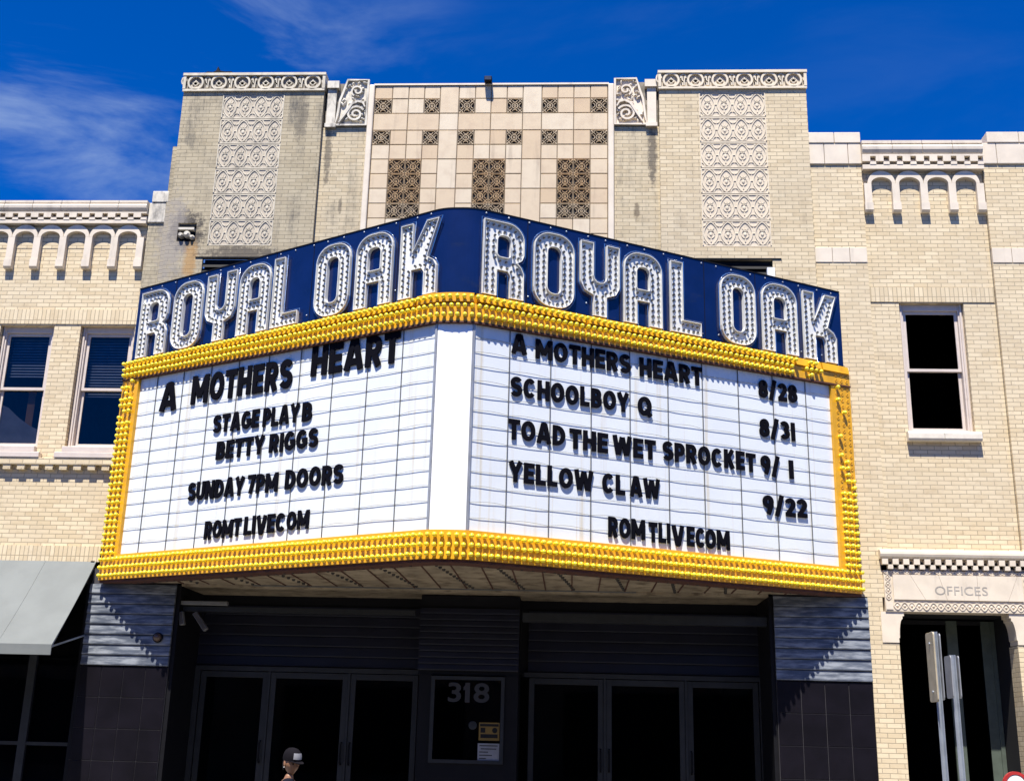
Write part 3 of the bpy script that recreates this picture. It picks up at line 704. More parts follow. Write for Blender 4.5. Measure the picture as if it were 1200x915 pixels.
# doors
DY = 1.08
def door(x0, x1, handle_left):
    zt = 2.47; s = MB(); st = .085
    s.box(x0, x0 + st, DY, DY + .05, GZ + .01, zt); s.box(x1 - st, x1, DY, DY + .05, GZ + .01, zt); s.box(x0 + st, x1 - st, DY, DY + .05, zt - .09, zt); s.box(x0 + st, x1 - st, DY, DY + .05, GZ + .01, GZ + .27)
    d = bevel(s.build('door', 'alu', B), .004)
    p = MB(); p.add([(x0 + st, DY + .025, GZ + .27), (x1 - st, DY + .025, GZ + .27), (x1 - st, DY + .025, zt - .09), (x0 + st, DY + .025, zt - .09)], [(0, 1, 2, 3)]); p.build('pane', 'door_glass', d)
    hx = x0 + .045 if handle_left else x1 - .045
    p = MB(); p.tube([(hx, DY, 1.12), (hx, DY - .06, 1.14), (hx, DY - .06, 1.42), (hx, DY, 1.44)], .014, 8); p.build('handle', 'dark_metal', d)
for x0, x1, hl in ((-4.35, -3.28, False), (-3.24, -2.02, False), (-1.98, -.92, True), (.80, 1.95, False), (1.99, 3.19, True), (3.23, 4.31, True)): door(x0, x1, hl)
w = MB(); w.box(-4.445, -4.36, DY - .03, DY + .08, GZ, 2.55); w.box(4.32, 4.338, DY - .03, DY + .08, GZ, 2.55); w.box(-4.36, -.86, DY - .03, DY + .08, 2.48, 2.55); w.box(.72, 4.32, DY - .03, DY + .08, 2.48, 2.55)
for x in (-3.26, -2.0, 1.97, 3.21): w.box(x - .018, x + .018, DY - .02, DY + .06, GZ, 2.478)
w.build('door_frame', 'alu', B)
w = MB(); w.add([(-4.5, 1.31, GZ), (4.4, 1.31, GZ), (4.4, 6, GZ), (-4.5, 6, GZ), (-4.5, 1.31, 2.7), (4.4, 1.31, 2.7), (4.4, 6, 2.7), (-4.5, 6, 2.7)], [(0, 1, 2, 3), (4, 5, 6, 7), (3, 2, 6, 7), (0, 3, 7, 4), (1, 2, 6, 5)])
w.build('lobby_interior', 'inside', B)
# left lamps and dome
T = Fy(.15)
w = MB(); w.tbox(T, -4.58, -3.74, 3.385, 3.445, .0, .08); bevel(w.build('strip_light', 'trim', B), .01)
# --- OFFICES doorway
def TO(u, v, ww): return (u, .0 - ww, v)
w = MB(); w.prism(lambda u, v, ww: (ww, u, v), [(.05, 4.235), (-.07, 4.235), (-.105, 4.265), (-.115, 4.30), (-.11, 4.34), (-.08, 4.37), (.05, 4.37)], 5.975, 8.17); w.build('door_cornice', 'terra', B)
w = MB(); n = 14; p_ = (8.14 - 6.0) / n
w.tbox(TO, 6.0, 8.14, 4.07, 4.233, -.02, .0)
for i in range(n):
    a = 6.0 + p_ * i; w.tbox(TO, a, a + p_ * .56, 4.15, 4.232, .001, .092); w.tbox(TO, a + p_ * .53, a + p_ * 1.03, 4.085, 4.149, .001, .082)
w.build('door_dentils', 'terra', B)
w = MB(); w.tbox(TO, 6.02, 8.12, 3.475, 4.068, -.3, .03); pl_ = w.build('door_surround', 'recess_clean', B)
w = MB(); T = TO
def guilloche(mb, x0, x1, z0, z1, n, horiz=True):
    for ph in (0, math.pi):
        pts = []
        for i in range(n * 8 + 1):
            t = i / (n * 8); o = math.sin(t * n * math.pi + ph) * .4
            pts.append((x0 + (x1 - x0) * t, (z0 + z1) / 2 + (z1 - z0) * o) if horiz else ((x0 + x1) / 2 + (x1 - x0) * o, z0 + (z1 - z0) * t))
        mb.ribbon(T, pts, .012, .031, .038 + (.003 if ph else 0))
    for i in range(n):
        t = (i + .5) / n
        c = (x0 + (x1 - x0) * t, (z0 + z1) / 2) if horiz else ((x0 + x1) / 2, z0 + (z1 - z0) * t)
        mb.blob((c[0], c[1], .031), .02, .02, .014, T, 6, 4)
guilloche(w, 6.03, 8.11, 4.015, 4.065, 22); guilloche(w, 6.14, 8.0, 3.49, 3.62, 18); guilloche(w, 6.03, 6.12, 3.64, 4.01, 4, False); guilloche(w, 8.02, 8.11, 3.64, 4.01, 4, False)
w.tbox(T, 6.03, 6.13, 3.5, 3.61, .031, .04); w.tbox(T, 8.02, 8.11, 3.5, 3.61, .031, .04)
w.build('carved_border', 'terra', pl_)
w = MB(); cuts = [6.145, 6.50, 6.86, 7.36, 7.86, 8.0]; sl_ = [0, .1, .05, 0, -.08, 0]
for i in range(5): w.prism(T, [(cuts[i] + .002 + sl_[i], 3.645), (cuts[i + 1] - .002 + sl_[i + 1], 3.645), (cuts[i + 1] - .002 - (sl_[i + 1] if 0 < i + 1 < 5 else 0), 4.005), (cuts[i] + .002 - (sl_[i] if i else 0), 4.005)], .02, .05)
w.build('name_plaque', 'terra', pl_)
w = MB(); text_mb(w, T, 'OFFICES', 6.74, 3.722, .125, .0505, .053, .755, .0); w.build('carved_lettering', 'engrave', pl_)
for sgn, xx in ((1, 6.19), (-1, 7.87)):
    w = MB(); X = lambda a: xx + sgn * a
    prof = [(-.24, 3.03), (.0, 3.03), (.0, 3.09), (.012, 3.10)] + [(.012 + .055 * (1 - math.cos(R(a))), 3.10 + .27 * math.sin(R(a))) for a in range(10, 91, 16)] + [(.067, 3.41), (.09, 3.41), (.09, 3.472), (-.24, 3.472)]
    w.prism(T, [(X(a), b) for a, b in prof], -.3, .012); w.build('corbel', 'terra', B)
w = MB(); w.add([(6.19, .35, GZ), (7.87, .35, GZ), (7.87, 2.5, GZ), (6.19, 2.5, GZ), (6.19, .35, 3.472), (7.87, .35, 3.472), (7.87, 2.5, 3.472), (6.19, 2.5, 3.472)], [(0, 1, 2, 3), (4, 5, 6, 7), (3, 2, 6, 7), (0, 3, 7, 4), (1, 2, 6, 5)]); w.build('office_lobby', 'inside', B)
w = MB(); od = .86
w.box(7.14, 7.30, od, od + .06, GZ, 3.44); w.box(7.80, 7.86, od, od + .06, GZ, 3.44); w.box(7.66, 7.8, od + .02, od + .08, GZ, 3.44); w.box(6.2, 6.26, od, od + .06, GZ, 3.44); w.m = 1; w.box(7.30, 7.66, od + .01, od + .05, 3.38, 3.44); w.box(6.26, 7.14, od, od + .05, 3.38, 3.44)
dd = w.build('door', ['green_grey', 'inside'], B)  # transom rails take the interior black, shade put into their colour
w = MB(); w.add([(6.26, od + .03, GZ), (7.14, od + .03, GZ), (7.14, od + .03, 3.38), (6.26, od + .03, 3.38), (7.3, od + .03, GZ), (7.66, od + .03, GZ), (7.66, od + .03, 3.38), (7.3, od + .03, 3.38)], [(0, 1, 2, 3), (4, 5, 6, 7)]); w.build('pane', 'pane_dark', dd)
w = MB(); w.tube([(7.22, od, 1.3), (7.22, od - .05, 1.31), (7.22, od - .05, 1.5), (7.22, od, 1.51)], .012, 8); w.build('handle', 'dark_metal', dd)
# --- left storefront under the awning
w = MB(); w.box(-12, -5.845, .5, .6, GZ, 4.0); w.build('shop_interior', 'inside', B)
w = MB()
for x in (-6.72, -5.93, -7.9, -9.0, -10.2): w.box(x - .06, x + .06, .3, .4, GZ, 4.0)
w.box(-12, -5.845, .31, .39, GZ, .3); w.box(-12, -5.845, .31, .39, 3.7, 4.0); w.box(-12, -5.845, .31, .39, 1.3, 1.35)
sf = w.build('shopfront', 'alu', B)
w = MB(); w.add([(-12, .36, .3), (-5.85, .36, .3), (-5.85, .36, 3.7), (-12, .36, 3.7)], [(0, 1, 2, 3)]); w.build('pane', 'door_glass', sf)
w = MB(); w.box(-5.9, -5.845, .02, .5, GZ, 4.01); w.build('shop_end_wall', 'dark_metal', B)
w = MB(); w.box(-12, 9.6, 6.1, 6.3, GZ, 8.5); w.box(-12, -5.845, .61, .9, 3.3, 4.6); w.box(5.3, 9.6, 2.51, 2.6, GZ, 5.); w.box(-5.84, 5.8, .5, .6, 3.71, 5.4); w.box(6.0, 8.14, .31, .5, 3.475, 4.6); w.build('core_wall', 'inside', B)
# roofs behind the parapets
w = MB(); w.box(-12, -2.7, 1.21, 12, 8.5, 9.3); w.box(2.7, 9.6, 1.21, 12, 9.5, 10.3); w.box(-2.8, 2.8, 1.21, 12, 10.8, 11.9); w.build('roof', 'concrete', B)

# ------------------------------------------------------------------ marquee
A_ = Vector((-5.72, -.04, 0)); NL = Vector((-.358, -2.88, 0)); NR = Vector((.102, -2.88, 0)); B_ = Vector((5.71, -.04, 0))
eL = (A_ - NL).normalized(); eR = (B_ - NR).normalized()
nL = Vector((eL.y, -eL.x, 0)); nL = nL if nL.y < 0 else -nL
nR = Vector((eR.y, -eR.x, 0)); nR = nR if nR.y < 0 else -nR
LL, LR = (A_ - NL).length, (B_ - NR).length
Z = Vector((0, 0, 1))
def FL(s, z, w): return NL + eL * s + nL * w + Z * z
def FR(s, z, w): return NR + eR * s + nR * w + Z * z
MQ = thing('theater_marquee', 'wedge-shaped theatre marquee with blue ROYAL OAK sign and yellow bulb borders', 'marquee', (-.12, 0, 3.69))
def rounded_path():
    pts = [A_]
    rr = .17
    for P, d0, d1 in ((NL, (A_ - NL).normalized(), Vector((1, 0, 0))), (NR, Vector((-1, 0, 0)), (B_ - NR).normalized())):
        a, b = P + d0 * rr, P + d1 * rr
        for i in range(7):
            t = i / 6; pts.append(a * (1 - t) ** 2 + P * 2 * t * (1 - t) + b * t * t)
    pts.append(B_); return pts
PATH = rounded_path(); PATH[0] = A_ - eL * .06; PATH[-1] = B_ - eR * .06
def opath(d, pts=None):
    pts = pts or PATH; o = []
    for i, p in enumerate(pts):
        a = pts[max(0, i - 1)]; b = pts[min(len(pts) - 1, i + 1)]
        t1 = (p - a).normalized() if i else (b - p).normalized(); t2 = (b - p).normalized() if i < len(pts) - 1 else t1
        t = (t1 + t2).normalized(); n = Vector((t.y, -t.x, 0)); k = 1 / max(.5, n.dot(Vector((t1.y, -t1.x, 0))))
        o.append(p + n * d * k)
    return o
def band(mb, d0, d1, zf0, zf1, pts=None):
    a = opath(d0, pts); b = opath(d1, pts); n = len(a)
    z0 = [zf0(p) for p in a]; z1 = [zf1(p) for p in a]
    vs = []
    for i in range(n): vs += [a[i] + Z * z0[i], b[i] + Z * z0[i], b[i] + Z * z1[i], a[i] + Z * z1[i]]
    fs = []
    for i in range(n - 1):
        q, r = 4 * i, 4 * i + 4; fs += [[q + k, q + (k + 1) % 4, r + (k + 1) % 4, r + k] for k in range(4)]
    fs += [[0, 1, 2, 3], [4 * n - 4 + k for k in (3, 2, 1, 0)]]
    mb.add(vs, fs)
NOSE_RISE = lambda p: max(0., min(1., -p.y / 2.9))
yt = lambda p: 7.165 + .10 * NOSE_RISE(p)             # top of the yellow border
w = MB(); band(w, -.30, .055, lambda p: 3.705, lambda p: 4.075); bb = w.build('bottom_border', 'yellow', MQ)
w = MB(); band(w, -.28, .03, lambda p: 3.668, lambda p: 3.7035); w.build('bottom_edge', 'rust_edge', MQ)
w = MB(); band(w, -.30, .055, lambda p: 6.86, lambda p: 7.03 + .1 * NOSE_RISE(p)); w.build('top_border', 'yellow', MQ)
w = MB(); band(w, -.30, .075, lambda p: 6.835, lambda p: 6.859); w.build('top_border_edge', 'rust_edge', MQ)
for T, S in ((FL, LL), (FR, LR)):
    w = MB(); w.tbox(T, S - .42, S - .06, 4.077, 6.833, -.25, .055); w.tbox(T, S - .42, S - .06, 6.835, 7.12, -.28, .056); w.build('side_border', 'yellow', MQ)
# raised lids along the top of the border, with gaps
gl = [.325, 1.084, 1.70, 2.372, 3.1, 3.8, 4.5, 5.2, LL - .09]; gr = [.016, .847, 1.685, 2.599, 3.2, 3.758, 4.46, 5.2, 5.7, LR - .065]
def zt_face(T, s): return yt(T(s, 0, 0))
for T, gs in ((FL, gl), (FR, gr)):
    for a, b in zip(gs, gs[1:]):
        w = MB(); a += .016; b -= .016
        for z0, z1, d0, d1 in ((0, 1, 0, 0),):
            za, zb = zt_face(T, a), zt_face(T, b)
            vs = [T(a, za - .125, -.2), T(b, zb - .125, -.2), T(b, zb, -.2), T(a, za, -.2), T(a, za - .125, .085), T(b, zb - .125, .085), T(b, zb - .012, .06), T(a, za - .012, .06), T(a, za, .04), T(b, zb, .04)]
            w.add(vs, [(0, 1, 2, 3), (0, 1, 5, 4), (4, 5, 6, 7), (7, 6, 9, 8), (8, 9, 2, 3), (0, 4, 7, 8, 3), (1, 5, 6, 9, 2)])
        w.build('border_lid', 'yellow', MQ)
npts = [NL + eL * .31] + PATH[1:12]
w = MB(); band(w, -.2, .085, lambda p: yt(p) - .125, lambda p: yt(p), npts); w.build('border_lid', 'yellow', MQ)
# bulbs
bulbs = []
def path_bulbs(d, zf, pitch, skip=None):
    pts = opath(d); acc = pitch * .5
    tot = 0
    for a, b in zip(pts, pts[1:]):
        l = (b - a).length; t = (b - a) / l; n = Vector((t.y, -t.x, 0))
        while acc <= l:
            p = a + t * acc
            bulbs.append((p + Z * zf(p), n, t)); acc += pitch
        acc -= l
for z in (3.765, 3.885, 4.005): path_bulbs(.055, lambda p, z=z: z, .0905)
path_bulbs(.055, lambda p: 6.915 + .03 * NOSE_RISE(p), .0905); path_bulbs(.055, lambda p: 7.0 + .075 * NOSE_RISE(p), .0905)
path_bulbs(.08, lambda p: yt(p) - .072, .0905)
sock = []
for T, S, e, n, side in ((FL, LL, eL, nL, 0), (FR, LR, eR, nR, 1)):
    z = 4.10
    while z < 6.82:
        for k, s in enumerate((S - .12, S - .22, S - .32)):
            miss = (side and z > 5.55 and rnd.random() < .88) or (side and 5.2 < z <= 5.55 and rnd.random() < .4) or (not side and z > 6.2 and rnd.random() < .35)
            (sock if miss else bulbs).append((T(s, z, .055), n, e))
        z += .0965
    for z in (6.915, 7.0, 7.08):
        for s in ((S - .12, S - .22, S - .32)): sock.append((T(s, z, .056), n, e))
bulbs = [b for b in bulbs if not (b[0].z > 6.85 and (b[0].x > 5.2 or (b[0].x > 4.75 and rnd.random() < .6)))]
def bulb_mesh(mb, p, n, t):
    p = Vector(p); n = (n + Vector((rnd.uniform(-.09, .09), rnd.uniform(-.05, .05), rnd.uniform(-.1, .06)))).normalized()
    x = n.cross(Z).normalized(); y = x.cross(n)
    T = lambda u, v, ww: p + x * u + y * v + n * ww
    mb.lathe(T, 0, 0, [(.024, -.004), (.024, .008), (.018, .012), (.022, .020), (.0285, .032), (.031, .045), (.0285, .058), (.020, .069), (.008, .0745)], 9)
bulbs.sort(key=lambda b: (b[0] - CAM).length)
for p, n, t in bulbs[:100]:
    w = MB(); bulb_mesh(w, p, n, t); w.build('light_bulb', 'yellow_bulb', MQ, smooth=True)
w = MB()
for p, n, t in bulbs[100:]: bulb_mesh(w, p, n, t)
w.build('light_bulb', 'yellow_bulb', MQ, smooth=True, kind='stuff')
w = MB()
for p, n, t in sock:
    x = n.cross(Z).normalized(); T = lambda u, v, ww, p=p, x=x, n=n: p + x * u + Z * v + n * ww
    w.lathe(T, 0, 0, [(.026, -.004), (.024, .007), (.017, .008), (.015, .002)], 9)
w.build('empty_socket', 'yellow', MQ, kind='stuff')
# letter boards
z0, z1 = 4.076, 6.834; rowh = (6.915 - 4.1) / 14
for T, S in ((FL, LL), (FR, LR)):
    s0, s1 = -.0, S - .42
    w = MB(); w.tbox(T, s0 - .02, s1, z0, z1, -.14, 0.); brd = w.build('letter_board', 'board', MQ)
    if T is FR: ss = [-.0] + [.543, 1.156, 1.777, 2.386, 3.002, 3.581, 4.198, 4.813, 5.414, s1]
    else: ss = [0, .56, 1.14, 1.75, 2.36, 2.97, 3.56, 4.12, 4.70, 5.27, s1]
    for r in range(1, 15):
        z = 4.1 + rowh * r - .06; w = MB()
        if z > 6.8: continue
        for a, b in zip(ss, ss[1:]):
            k = rnd.uniform(.4, 1.4); sk = rnd.uniform(-.5, .5); bz = rnd.uniform(-.006, .006)
            for dz, rad in ((.0, .0034),):
                w.tube([T(a + (b - a) * t, z + dz + (bz + .017 * k) * math.sin(math.pi * min(1, max(0, t + sk * t * (1 - t)))), .006 + .008 * k * math.sin(math.pi * t)) for t in [i / 8 for i in range(9)]], rad, 5)
        w.build('letter_track', 'track', brd)
    for s in ss[1:-1]:
        w = MB(); w.tbox(T, s - .0048, s + .0048, z0, z1, .001, .014); w.build('divider', 'divider', brd)
w = MB(); band(w, -.13, .012, lambda p: 4.076, lambda p: 6.834, [NL + eL * .0, NL + Vector((.05, -.006, 0)), NR - Vector((.05, .006, 0)), NR + eR * .0]); w.build('nose_panel', 'nose_white', MQ)
w = MB()
for T in (FL, FR): w.tbox(T, .0, .03, 4.077, 6.833, .001, .025)
w.build('nose_edge_strip', 'track', MQ)
# blue sign
bt = lambda p: 8.44 + .13 * NOSE_RISE(p)
w = MB(); band(w, -.42, -.06, lambda p: 7.0, bt); bs = w.build('blue_sign', 'blue', MQ)
w = MB(); band(w, -.43, -.05, lambda p: bt(p) + .0005, lambda p: bt(p) + .016); w.build('sign_trim', 'dark_metal', MQ)
w = MB()
for T, ss_ in ((FL, (.78, 2.33, 3.06, 4.45, 5.16)), (FR, (.80, 2.26, 3.70, 4.62))):
    for s_ in ss_: w.tbox(T, s_ - .004, s_ + .004, yt(T(s_, 0, 0)) + .02, bt(T(s_, 0, 0)) - .01, -.0595, -.056)
w.build('sign_seam', 'dark_metal', MQ)
w = MB()
for T, S in ((FL, LL), (FR, LR)):
    s_ = .2
    while s_ < S - .1:
        for zz in (bt(T(s_, 0, 0)) - .05, yt(T(s_, 0, 0)) + .16 + rnd.uniform(-.05, .25)):
            w.lathe(T, s_ + rnd.uniform(-.05, .05), zz, [(.012, -.0595), (.012, -.05), (.006, -.046)], 7)
        s_ += .31
w.build('sign_bolt', 'steel', MQ, kind='stuff')
w = MB()
band(w, -.058, -.03, lambda p: yt(p) + .03, lambda p: yt(p) + .045); w.build('neon_rail', 'dark_metal', MQ)
H = 1.10
def rrect(x0, x1, y0, y1, rt, rb):
    p = []
    p += arc(x1 - rb, y0 + rb, rb, rb, -90, 0, 6) if rb else [(x1, y0)]
    p += arc(x1 - rt, y1 - rt, rt, rt, 0, 90, 6) if rt else [(x1, y1)]
    p += arc(x0 + rt, y1 - rt, rt, rt, 90, 180, 6) if rt else [(x0, y1)]
    p += arc(x0 + rb, y0 + rb, rb, rb, 180, 270, 6) if rb else [(x0, y0)]
    return p
def letter_loops(ch, w):
    t = .205; h = H; ro = .25
    if ch == 'O': return [rrect(0, w, 0, h, ro, ro), rrect(t, w - t, .2, h - .2, .09, .09)]
    if ch == 'A':
        o = [(0, 0)] + arc(ro, h - ro, ro, ro, 180, 90, 7) + arc(w - ro, h - ro, ro, ro, 90, 0, 7) + [(w, 0), (w - t, 0), (w - t, .36), (t, .36), (t, 0)]
        return [o, rrect(t, w - t, .54, h - .21, .09, .02)]
    if ch == 'R':
        o = [(0, 0), (0, h)] + arc(w - ro, h - ro, ro, ro, 90, 0, 7) + [(w, .66), (w - .03, .58), (w - .1, .53), (w - .04, .47), (w, .38), (w, 0), (w - t, 0), (w - t, .32), (w - t - .04, .38), (t, .38), (t, 0)]
        return [o, rrect(t, w - t, .58, h - .2, .08, .05)]
    if ch == 'K':
        o = [(0, 0), (0, h), (t, h), (t, .66), (w - t + .02, h), (w + .02, h), (w - .16, .56), (w - .05, .49), (w, .40), (w, 0), (w - t, 0), (w - t, .33), (w - t - .04, .40), (t, .40), (t, 0)]
        return [o]
    if ch == 'L': return [[(0, 0), (0, h), (t, h), (t, .2), (w, .2), (w, 0)]]
    if ch == 'Y':
        c = w / 2; k = t / 2
        o = [(c - k, 0), (c - k, .30)] + [(.06, .36)] + arc(.14, .50, .14, .14, 200, 180, 2) + [(0, h), (t, h), (t, .60)] + arc(c, .60, c - t, .1, 180, 360, 6)[1:-1] + [(w - t, .60), (w - t, h), (w, h), (w, .50)] + arc(w - .14, .50, .14, .14, 0, -20, 2)[1:] + [(w - .06, .36), (c + k, .30), (c + k, 0)]
        return [o]
def area(p): return sum(a[0] * b[1] - b[0] * a[1] for a, b in zip(p, p[1:] + p[:1])) / 2
def inset(p, d):
    if area(p) < 0: d = -d
    n = len(p); q = []
    for i in range(n):
        a, b, c = p[i - 1], p[i], p[(i + 1) % n]
        d1 = Vector((b[0] - a[0], b[1] - a[1])); d2 = Vector((c[0] - b[0], c[1] - b[1]))
        if d1.length < 1e-6 or d2.length < 1e-6: continue
        d1.normalize(); d2.normalize(); n1 = Vector((-d1.y, d1.x)); n2 = Vector((-d2.y, d2.x)); mm = n1 + n2
        if mm.length < .2: mm = n1
        mm.normalize(); k = d / max(.45, mm.dot(n1)); q.append((b[0] + mm.x * k, b[1] + mm.y * k))
    return q
def fill_mesh(loops):
    cu = bpy.data.curves.new('fill', 'CURVE'); cu.dimensions = '2D'; cu.fill_mode = 'BOTH'
    for lp in loops:
        s = cu.splines.new('POLY'); s.points.add(len(lp) - 1)
        for pt, q in zip(s.points, lp): pt.co = (q[0], q[1], 0, 1)
        s.use_cyclic_u = True
    ob = bpy.data.objects.new('fill', cu); me = bpy.data.meshes.new_from_object(ob)
    r = ([tuple(v.co[:2]) for v in me.vertices], [list(p.vertices) for p in me.polygons]); bpy.data.objects.remove(ob); bpy.data.meshes.remove(me); return r
LW_ = [('R', 5.86, 5.24), ('O', 5.11, 4.49), ('Y', 4.40, 3.79), ('A', 3.71, 3.10), ('L', 3.03, 2.52), ('O', 2.21, 1.59), ('A', 1.475, .84), ('K', .70, .08)]
RW_ = [('R', .12, .728), ('O', .883, 1.504), ('Y', 1.609, 2.23), ('A', 2.312, 2.935), ('L', 3.086, 3.597), ('O', 3.956, 4.568), ('A', 4.702, 5.336), ('K', 5.465, 6.07)]
for side, lst in ((0, LW_), (1, RW_)):
    F = FR if side else FL
    for ch, a, b in lst:
        wd = abs(b - a); sm = (a + b) / 2
        zb = yt(F(sm, 0, 0)) + .045; sl = (yt(F(b, 0, 0)) - yt(F(a, 0, 0))) / wd
        sg = 1 if side else -1
        T = lambda u, v, ww, F=F, a=a, sg=sg, zb=zb, sl=sl, wd=wd: F(a + sg * u, zb + v + sl * (u - wd / 2), ww)
        loops = letter_loops(ch, wd); mb = MB()
        vs, fs = fill_mesh(loops)
        mb.add([T(u, v, -.035) for u, v in vs], fs)
        for li, lp in enumerate(loops):
            if (area(lp) < 0) != (li > 0): lp = lp[::-1]
            q = inset(lp, .008 if li == 0 else -.008); n = min(len(lp), len(q))
            if len(q) != len(lp): q = [(x, y) for x, y in lp]
            v2 = []
            for i in range(n): v2 += [T(*lp[i], -.058), T(*lp[i], .006), T(*q[i], .006), T(*q[i], -.058)]
            f2 = []
            for i in range(n):
                j = (i + 1) % n; f2 += [[4 * i + k, 4 * i + (k + 1) % 4, 4 * j + (k + 1) % 4, 4 * j + k] for k in range(4)]
            mb.add(v2, f2)
        lo = mb.build('channel_letter', 'white_enamel', MQ, label='white channel letter %s of the %s ROYAL OAK' % (ch, 'right' if side else 'left'))
        # two rows of clear lamps along every stroke
        bl = MB(); used = []
        for li, lp in enumerate(loops):
            lp = lp if (area(lp) > 0) == (li == 0) else lp[::-1]
            q = inset(lp, .056 if li == 0 else -.056)
            acc = 0.; nq = len(q)
            for i in range(nq):
                p0, p1 = Vector(q[i]), Vector(q[(i + 1) % nq]); l = (p1 - p0).length
                while acc <= l:
                    c = p0 + (p1 - p0) * (acc / l if l else 0)
                    if all((c - o).length > .066 for o in used):
                        used.append(c)
                        bl.lathe(T, c.x, c.y, [(.015, -.034), (.015, -.026), (.013, -.022), (.0195, -.012), (.020, -.004), (.013, .005), (.004, .008)], 7)
                    acc += .0845
                acc -= l
        bl.build('letter_bulb', 'lamp_clear', lo, smooth=True, kind='stuff')
        nb = MB(); q = inset(loops[0] if area(loops[0]) > 0 else loops[0][::-1], -.028)
        nb.tube([T(u, v, -.02) for u, v in q], .0075, 6, True); nb.build('neon_tube', 'neon', lo, smooth=True)
# soffit
w = MB(); po = [p for p in opath(-.05)]
vs = [(p.x, p.y, 3.69) for p in po]; n = len(vs)
w.add(vs + [(v[0], v[1], 3.705) for v in vs], [list(range(n)), [n + i for i in range(n)]] + [[i, (i + 1) % n, n + (i + 1) % n, n + i] for i in range(n)]); w.build('soffit', 'soffit', MQ)
w = MB(); D = lambda u, v, ww: (u, v, 3.689 - ww)
for x in [-4.2 + .78 * i for i in range(11)]:
    ymax = -2.72 * (1 - abs(x + .13) / 5.6); y = ymax + .1
    while y < -.12:
        w.lathe(D, x + (y - ymax) * .12, y, [(.026, 0), (.024, .015), (.016, .028)], 7); y += .21
for p, n_ in [(a + (b - a) * t, 0) for a, b in ((A_, NL), (NR, B_)) for t in [i / 40 for i in range(2, 39)]]:
    w.lathe(D, p.x, p.y + .22, [(.024, 0), (.022, .015), (.016, .03)], 7)
w.build('soffit_socket', 'soffit_lamp', MQ, kind='stuff')
for x in [-4.6 + .39 * i + .2 for i in range(24)]:
    ymax = -2.66 * (1 - abs(x + .13) / 5.55)
    if ymax < -.2:
        w = MB(); w.box(x - .008, x + .008, ymax, -.05, 3.678, 3.6895); w.build('soffit_seam', 'rust_edge', MQ)
w = MB()   # roof of the marquee
vs = [(p.x, p.y, 6.9) for p in po]; w.add(vs, [list(range(len(vs)))]); w.build('marquee_roof', 'dark_metal', MQ)

